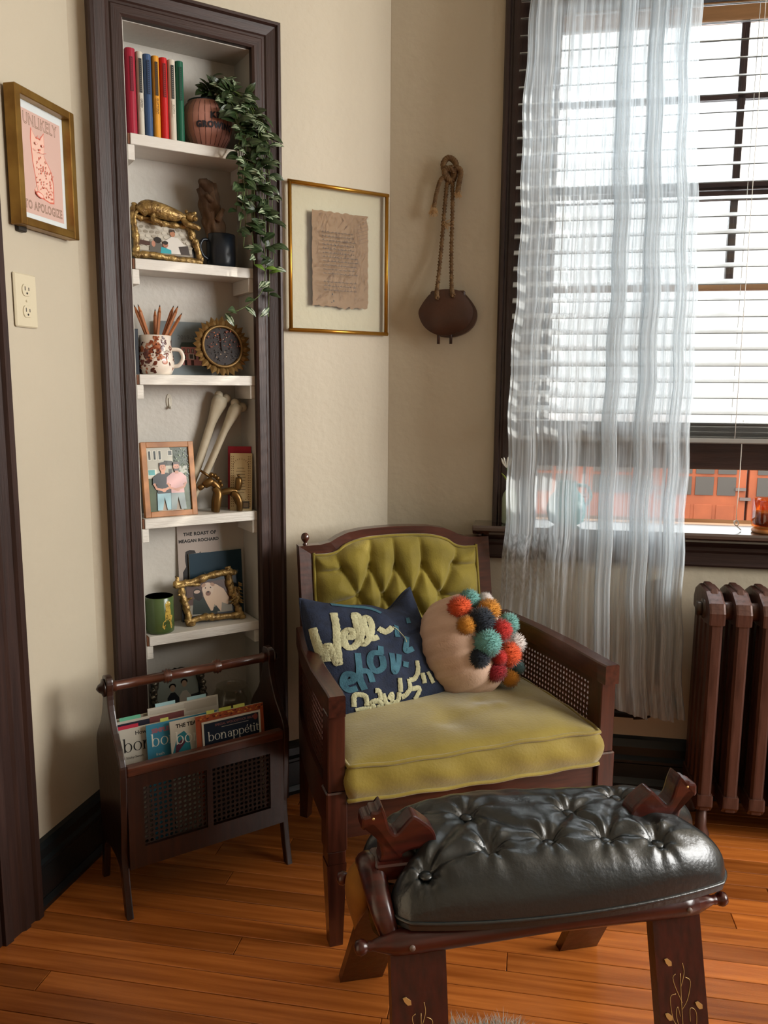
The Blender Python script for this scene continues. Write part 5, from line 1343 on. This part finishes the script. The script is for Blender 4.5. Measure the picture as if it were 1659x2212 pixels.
for nm, c, r_ in (('teal', (-.008, -.036, .119), .0231), ('white', (.037, -.035, .114), .0170), ('orange', (-.042, -.054, .105), .0265), ('amber', (.029, -.072, .098), .0258), ('ink', (0, -.095, .081), .0281), ('amber', (-.040, -.095, .071), .0216), ('red', (.049, -.102, .053), .0245),
                  ('teal', (.083, -.073, .058), .0243), ('teal', (.004, -.121, .031), .0308), ('white', (.111, -.058, 0), .0248), ('ink', (-.017, -.124, -.003), .0235), ('orange', (.072, -.102, -.011), .0285), ('crimson', (.034, -.111, -.047), .0241), ('amber', (.091, -.080, -.082), .0210), ('grey_teal', (.112, -.075, -.058), .0171), ('red', (.040, -.118, -.011), .0175)):
    m = 'pom_' + nm
    if m not in poms: poms[m] = pom_mesh(m)
    instance(poms[m], 'pompom', rp, T(c[0], c[1], c[2] + .012) @ RZ(rnd.uniform(0, 360)) @ RX(rnd.uniform(0, 360)) @ Matrix.Scale(r_*1.28, 4))

# ================================================================ CAMEL STOOL
sto = thing('camel_stool', 'camel saddle footstool with tufted dark leather cushion', 'footstool', FS)
def stool_rail(yy, nm):
    mb = MB(); prof = [(-.016, .004), (-.013, .010), (-.006, .0125), (.001, .010), (.004, .0065), (.007, .0085), (.011, .0072), (.020, .0105), (.045, .0190)]
    xs = [q[0] for q in prof]
    body_ = [(.045, .0195), (.08, .0205), (.31, .0175), (.53, .0205), (.555, .0195)]
    allp = prof + body_[1:] + [(.600 - x, r_) for x, r_ in prof[::-1]][0:]
    pts = [(x, yy, .362 + (.002*math.sin(math.pi*min(1, max(0, x/.6))))) for x, r_ in allp]; mb.tube(pts, [r_ for x, r_ in allp], 12, squash=1.0)
    o = mb.build(nm, 'stool_wood', sto); return o
stool_rail(-.010, 'rail'); stool_rail(.170, 'rail')
for x in (.07, .535): MB().tube([(x, -.0315, .364), (x, -.026, .364)], .0046, 12).build('peg_end', 'hasp', sto)
for x, sg in ((.040, 1), (.560, -1)):
    P = spline([(x, .0, .372), (x - .010*sg, .02, .410), (x - .014*sg, .08, .436), (x - .010*sg, .140, .410), (x, .160, .372)], 6)
    MB().tube(P, [.015 + .006*math.sin(math.pi*i/(len(P)-1)) for i in range(len(P))], 12, squash=.75).build('end_arch', 'stool_wood', sto)
camel = [(.008, .520), (.010, .530), (.021, .533), (.024, .538), (.034, .539), (.040, .548), (.044, .541), (.048, .530), (.053, .510), (.060, .499), (.066, .498), (.078, .511), (.090, .523), (.098, .522), (.112, .511), (.124, .500), (.131, .486), (.133, .466), (.131, .450), (.116, .450), (.112, .462), (.104, .467), (.086, .465), (.076, .460), (.074, .450), (.040, .450), (.040, .462), (.037, .480), (.031, .500), (.028, .511), (.020, .514), (.013, .508), (.008, .512)]
for sg in (0, 1):
    f = (lambda x: x) if sg == 0 else (lambda x: .605 - x)
    cm = MB().prism([(f(q.x), q.y) for q in spline(camel + [camel[0]], 3)[:-1]], .063, .099, 'xzy', .0045, smooth=False).build('carved_camel', 'stool_wood', sto)
    MB().tube([(f(.027), .0625, .527), (f(.027), .0995, .527)], .0022, 8).build('eye', 'brass_inlay', cm)
    MB().box(min(f(.030), f(.140)), max(f(.030), f(.140)), .052, .110, .424, .4515, .003).build('camel_base', 'stool_wood', cm)
# cushion: lobed corners, ends notched for the camels
L0, L1, V0, V1 = .044, .628, -.029, .232
sb = [(.202, .128), (.382, .112), (.492, .150), (.313, .036), (.409, .026), (.495, .012), (.102, .016), (.213, .034), (.10, .150)]
def st_xy(s, t_):
    k = .34; a = s*math.sqrt(max(0, 1 - k*t_*t_)); b = t_*math.sqrt(max(0, 1 - k*s*s))
    sc = 1.0/math.sqrt(1 - k) ; a *= 1 + (sc - 1)*.50; b *= 1 + (sc - 1)*.55
    yy = (V0 + V1)/2 + b*(V1 - V0)/2
    notch = .078*math.exp(-((yy - .081)/.040)**2)
    x = (L0 + L1)/2 + a*((L1 - L0)/2 - notch*abs(s)**3); return x, yy
links = [(6, 0), (0, 3), (3, 1), (1, 4), (4, 2), (4, 5), (6, 7), (7, 3), (0, 8), (7, 0), (1, 2), (2, 5)]
def st_top(s, t_):
    x, yy = st_xy(s, t_); e = ((1 - abs(s)**5)*(1 - abs(t_)**3.6))**.5
    rb_ = min(math.hypot(x - a, yy - b) for a, b in sb); d = min(dseg(x, yy, sb[a], sb[b]) for a, b in links)
    zz = .396 + .094*e - .007*math.exp(-(d/.012)**2)*e - .015*math.exp(-(rb_/.018)**2) + .010*math.sin((x - .05)*11)*e*(t_ > 0)*t_
    for a, b in sb:            # pleats radiating from each button
        r_ = math.hypot(x - a, yy - b)
        if r_ < .075: zz += .0030*math.sin(8*math.atan2(yy - b, x - a) + a*40)*math.exp(-((r_ - .022)/.026)**2)*e
    zz += .0018*math.sin(x*70 + yy*90)*math.sin(x*43 - yy*60)*e
    return (x, yy, zz)
sc_ = MB().grid(lambda u, v: st_top(u*2 - 1, v*2 - 1), 150, 90)
sc_.grid(lambda u, v: (lambda q: (q[0], q[1], .384))(st_xy(1 - 2*u, v*2 - 1)), 24, 14)
def st_side(u, v):
    s, t_ = per(round(u*4*NS)); x, yy = st_xy(s, t_); return (x, yy, lerp(.384, .396, v))
sc_.grid(st_side, 4*NS, 2, wrap=True)
sco = sc_.build('leather_cushion', 'leather', sto)
MB().tube([(lambda q: (q[0], q[1], .396))(st_xy(*per(k))) for k in range(4*NS)], .0032, 8, closed=True).build('piping', 'leather', sco)
for a, b in sb[:7]:
    best = None                      # find the surface height above (a, b)
    for i in range(61):
        for j in range(41):
            q = st_top(i/30 - 1, j/20 - 1); d = (q[0] - a)**2 + (q[1] - b)**2
            if best is None or d < best[0]: best = (d, q)
    MB().ball((a, b, best[1][2] + .003), .0115, 14, sc=(1, 1, .5)).build('button', 'leather', sco)
# splayed plank legs with inlaid vines
for x0, x1, sg in ((.040, .128, -1), (.480, .566, 1)):
    for front in (1, 0):
        ya, yb = (.002, -.085) if front else (.165, .380); dx = (.02*sg) if not front else .004*sg
        lg = MB(); vs = []
        for zz, yy, ddx in ((.352, ya, 0), (.0, yb, dx)): vs += [(x0 + ddx, yy - .011, zz), (x1 + ddx, yy - .011, zz), (x1 + ddx, yy + .011, zz), (x0 + ddx, yy + .011, zz)]
        lg.add(vs, [(0, 1, 2, 3), (7, 6, 5, 4), (0, 4, 5, 1), (1, 5, 6, 2), (2, 6, 7, 3), (3, 7, 4, 0)])
        lo_ = lg.build('plank_leg', 'stool_leg', sto)
        if front:
            def onleg(u, zz): return (x0 + u*(x1 - x0), lerp(ya, yb, (.352 - zz)/.352) - .0114, zz)
            inl = MB()
            for pts in ([(.5, .02), (.52, .10), (.48, .18), (.50, .255)], [(.51, .10), (.30, .125), (.25, .16), (.36, .165), (.36, .145)], [(.51, .13), (.70, .15), (.78, .19), (.66, .20), (.64, .18)], [(.49, .17), (.30, .185), (.26, .22), (.38, .225)], [(.49, .20), (.62, .215), (.70, .24), (.60, .248)], [(.5, .06), (.72, .075), (.82, .115), (.70, .12), (.68, .10)], [(.49, .15), (.36, .19), (.40, .205), (.44, .19)], [(.50, .21), (.38, .235), (.34, .25), (.40, .255)], [(.51, .16), (.64, .17), (.62, .15)], [(.50, .235), (.58, .255), (.56, .27)], [(.5, .08), (.30, .09), (.22, .115), (.32, .12)]):
                inl.tube(spline([onleg(u, zz) for u, zz in pts], 6), .0005, 5)
            inl.build('vine_inlay', 'brass_inlay', lo_)
            for u, zz in ((.26, .272), (.20, .190), (.84, .200), (.22, .12)):
                q = onleg(u, zz); MB().prism([(q[0] - .007, zz + .009), (q[0] - .002, zz + .010), (q[0] + .006, zz + .003), (q[0] + .007, zz - .006), (q[0] + .001, zz - .004), (q[0] - .004, zz + .002)], q[1] - .0006, q[1] + .001, 'xzy').build('leaf_inlay', 'brass_inlay', lo_)
def sling_fn(u, v):
    x = lerp(.03, .56, u); yy = lerp(.018, .166, v); sag = .030*math.sin(math.pi*v)
    return (x, yy, .352 - sag + .002*math.sin(u*30 + v*9))
MB().grid(sling_fn, 50, 20).grid(lambda u, v: (lambda q: (q[0], q[1], q[2] + .0025))(sling_fn(1 - u, v)), 50, 20).build('mustard_sling', 'mustard', sto)

def flap_fn(u, v):
    a = 2*math.pi*u; r_ = math.sin(math.pi*v**1.5)**.8
    return (.010 + .010*v + .023*r_*math.cos(a), .130 + .040*r_*math.sin(a) + .010*(1 - v), lerp(.282, .418, v))
MB().grid(flap_fn, 24, 14, wrap=True).build('mustard_flap', 'mustard', sto)

# ================================================================ MAGAZINE RACK
rk = thing('magazine_rack', 'dark wooden magazine rack with turned handle and cane panels', 'magazine rack', FR)
half_e = [(.100, .548), (.086, .545), (.080, .530), (.082, .505), (.074, .470), (.050, .425), (.022, .395), (.004, .370), (.000, .350), (.002, .300), (.010, .200), (.016, .150), (.012, .110), (.002, .050), (-.010, .0)]
foot_in = [(.010, .0), (.024, .055), (.034, .100), (.060, .118), (.100, .122)]
el = [(q.x, q.y) for q in spline(half_e, 3)] + [(q.x, q.y) for q in spline(foot_in, 3)]
eo = el + [(.200 - yy, zz) for yy, zz in el[::-1][1:-1]]
for x in (0, .404): MB().prism(eo, x, x + .016, 'yzx', .003).build('end_panel', 'rack_wood', rk)
hd = MB()
hp_ = [(-.006, .0125), (.02, .0125), (.024, .015), (.028, .0125), (.136, .0125), (.139, .018), (.142, .014), (.146, .020), (.150, .014), (.153, .018), (.156, .0125), (.262, .0125), (.265, .018), (.268, .014), (.272, .020), (.276, .014), (.279, .018), (.282, .0125), (.392, .0125), (.396, .015), (.400, .0125), (.426, .0125)]
MB().tube([(x, .100, .520) for x, r_ in hp_], [r_*.92 for x, r_ in hp_], 14).build('handle', 'rack_wood_h', rk)
MB().tube([(-.001, .1, .520), (-.004, .1, .520), (-.007, .1, .520), (-.013, .1, .520), (-.018, .1, .520)], [.021, .021, .013, .009, .002], 14).build('finial', 'rack_wood', rk)
MB().tube([(.421, .1, .520), (.424, .1, .520), (.428, .1, .520), (.434, .1, .520), (.438, .1, .520)], [.021, .021, .013, .009, .002], 14).build('finial', 'rack_wood', rk)
for yy, face, nm in ((.004, -1, 'front'), (.180, 1, 'back')):
    y0_, y1_ = yy, yy + .016
    MB().box(.016, .404, y0_ - .004, y1_ + .002, .336, .360, .003).build('top_rail', 'rack_wood_h', rk)
    fr_ = MB().box(.016, .404, y0_, y1_, .305, .336).box(.016, .404, y0_, y1_, .112, .160).box(.016, .052, y0_, y1_, .160, .305).box(.368, .404, y0_, y1_, .160, .305).box(.203, .217, y0_, y1_, .160, .305)
    fr_.build('panel_frame', 'rack_wood', rk)
    cn = MB(); pit = .01165
    for xa, nx in ((.052, 13), (.217, 13)):
        for i in range(nx):
            for j in range(12):
                cx_, cz_ = xa + (i + .5)*pit, .162 + (j + .5)*.0119; hx, hz = pit/2, .0119/2; hr = .0041; vs = []
                sq = [(hx, 0), (hx, hz), (0, hz), (-hx, hz), (-hx, 0), (-hx, -hz), (0, -hz), (hx, -hz)]
                for d in (.0065, .0090):
                    for k in range(8): vs.append((cx_ + sq[k][0], y0_ + d, cz_ + sq[k][1]))
                    for k in range(8): vs.append((cx_ + hr*math.cos(math.pi*k/4), y0_ + d, cz_ + hr*math.sin(math.pi*k/4)))
                fs = []
                for k in range(8):
                    k2 = (k+1) % 8; fs += [(k, k2, 8 + k2, 8 + k), (16 + k, 24 + k, 24 + k2, 16 + k2), (8 + k, 8 + k2, 24 + k2, 24 + k)]
                cn.add(vs, fs)
    cn.build('cane_panel', 'rack_cane', rk)
MB().box(.016, .404, .006, .194, .118, .128).build('base_board', 'rack_wood', rk)

def magazine(lab, x, y, zb, w, h, base, lean, art_fn, pages='#cfc7b6', th=.006, tabs=()):
    m_ = thing('magazine', lab, 'magazine', FR, (x, y, zb), 'magazines in the rack', RX(lean))
    p = Print(w, h, base, .0008, pages=pages); art_fn(p, w, h); p.build('cover', m_)
    MB().box(.001, w - .002, .0009, th, .001, h - .001).build('page_block', 'page_edge', m_)
    for tx, tc, tl in tabs:
        q = Print(tl, .014, tc, .0004); q.build('sticky_tab', m_, T(tx, .003, h - .006))
MZ = .130
def m_navy(p, w, h):
    p.rect(0, 0, w, h, '#9c4a2c')
    g_ = random.Random(2)
    for _ in range(60): p.ell(g_.uniform(.003, w - .003), h - g_.uniform(.002, .012), .003, .002, g_.choice(['#7a3420', '#b8622e', '#c98a3c', '#5a2a1c']), 6)
    p.rect(.014, .0, w - .010, h - .016, '#cfc9ba'); p.rect(.019, .0, w - .015, h - .021, '#16202f')
    p.text('SPECIAL WOODSTOCK ISSUE', w/2 + .01, h - .032, .0078, '#8c5a54', .0001); p.line([(w*.36, h - .037), (w*.76, h - .037)], .0012, '#a09a8c')
    x = p.serif('bon', .028, h - .066, .0150, '#d8d3c6'); p.serif('appétit', x + .002, h - .066, .0142, '#d8d3c6'); p.ell(w - .024, h - .030, .006, .008, '#7a3a34', 12)
def m_tea(p, w, h):
    p.rect(0, h*.70, w, h, '#cfcabc'); p.text('THE TEA', .040, h - .018, .0130, '#23211f', .0005); 
    p.poly([(.004, h - .075), (.018, h - .035), (.034, h - .028), (.046, h - .045), (.050, h - .10), (.030, h - .14), (.002, h - .14)], '#2d7f8c'); p.poly([(.012, h - .06), (.030, h - .045), (.036, h - .056), (.018, h - .075), (.012, h - .11), (.006, h - .10)], '#5c3040')
    p.line([(.02, h - .125), (.045, h - .10), (.06, h - .085)], .006, '#cfc4b4'); p.ell(.008, h - .118, .010, .012, '#2a6a58', 12)
    p.serif('bon', .012, h - .058, .0200, '#e9e6dc')
def m_blue(p, w, h):
    p.text('SIMPLE', .034, h - .022, .0140, '#a86a78', .0008); p.serif('bon', .010, h - .055, .0200, '#eceadf'); p.text('fresh', .03, h - .078, .010, '#e0ddd0', 0)
def m_white(p, w, h):
    p.text('How', .040, h - .018, .0135, '#24221f', .0002, align='LEFT'); p.serif('bon', .010, h - .056, .0215, '#22201e'); p.text('Sticky-Sweet', .036, h - .072, .0080, '#3a3632', 0)
magazine('navy bordered food magazine titled bon appétit at the front right', .200, .034, MZ, .178, .288, '#1b2430', -6, m_navy, tabs=((.03, '#c9cf6a', .02), (.062, '#b9c25a', .032), (.10, '#c9cf6a', .03)))
magazine('pale magazine with teal drawing, headline THE TEA, second from right', .142, .050, MZ, .178, .283, '#b8c4bc', -6, m_tea)
magazine('sky blue magazine with white title between the two pale ones', .090, .066, MZ, .178, .281, '#3f8cab', -6, m_blue, tabs=((.036, '#c9cf6a', .02),))
magazine('pale grey magazine with black title at the front left', .028, .082, MZ, .178, .276, '#c8c2b4', -6, m_white, tabs=((.0, '#c03048', .05),))
def m_plain(c1, c2):
    def f(p, w, h): p.rect(.004, h - .03, w*.5, h - .006, c1); p.rect(w*.5, h - .026, w - .004, h - .004, c2)
    return f
magazine('worn pale magazine with dark masthead, just behind the front left one', .020, .106, MZ, .180, .288, '#cbc3b4', -5, m_plain('#2a2838', '#7c4848'), tabs=((.02, '#6fbf9c', .05),))
magazine('white magazine with pale blue tabs at the rear middle of rack', .110, .122, MZ, .180, .300, '#d3cdc2', -4, m_plain('#c9c2b4', '#bfb6a8'), tabs=((.02, '#a9d0d6', .05), (.10, '#a9d0d6', .05)))
magazine('thick pale magazine at the very back of the rack', .030, .140, MZ, .182, .285, '#bdb3a2', -3, m_plain('#8a7f72', '#a89c8c'))

# ================================================================ RUG
rg = thing('shaggy_rug', 'grey-beige shaggy fur rug edge under the footstool', 'rug', F0, (.17, 1.20, 0))
def rug_fn(u, v):
    a = 2*math.pi*u; r_ = v; return (.20*r_*math.cos(a)*(1 + .08*math.sin(5*a)), .17*r_*math.sin(a)*(1 + .06*math.sin(7*a)), .008*(1 - r_**4) + .001)
MB().grid(rug_fn, 48, 6, wrap=True).build('hide', 'fur', rg)
fu = MB(); g = random.Random(12)
for _ in range(5200):
    a = g.uniform(0, 6.283); r_ = math.sqrt(g.random()); b = Vector(rug_fn(a/6.283, r_)); d = Vector((math.cos(a)*.7 + g.uniform(-.5, .5), math.sin(a)*.7 + g.uniform(-.5, .5), g.uniform(.35, 1))).normalized()
    ln = g.uniform(.026, .046); o_ = Vector((-d.y, d.x, 0)).normalized()*.0009; mid = b + d*ln*.55; tip = b + d*ln + Vector((d.x, d.y, -.6))*ln*.25
    fu.add([b - o_, b + o_, mid + o_*.7, mid - o_*.7, tip], [(0, 1, 2, 3), (3, 2, 4)])
tag(fu.build('pile', 'fur', rg), kind='stuff')
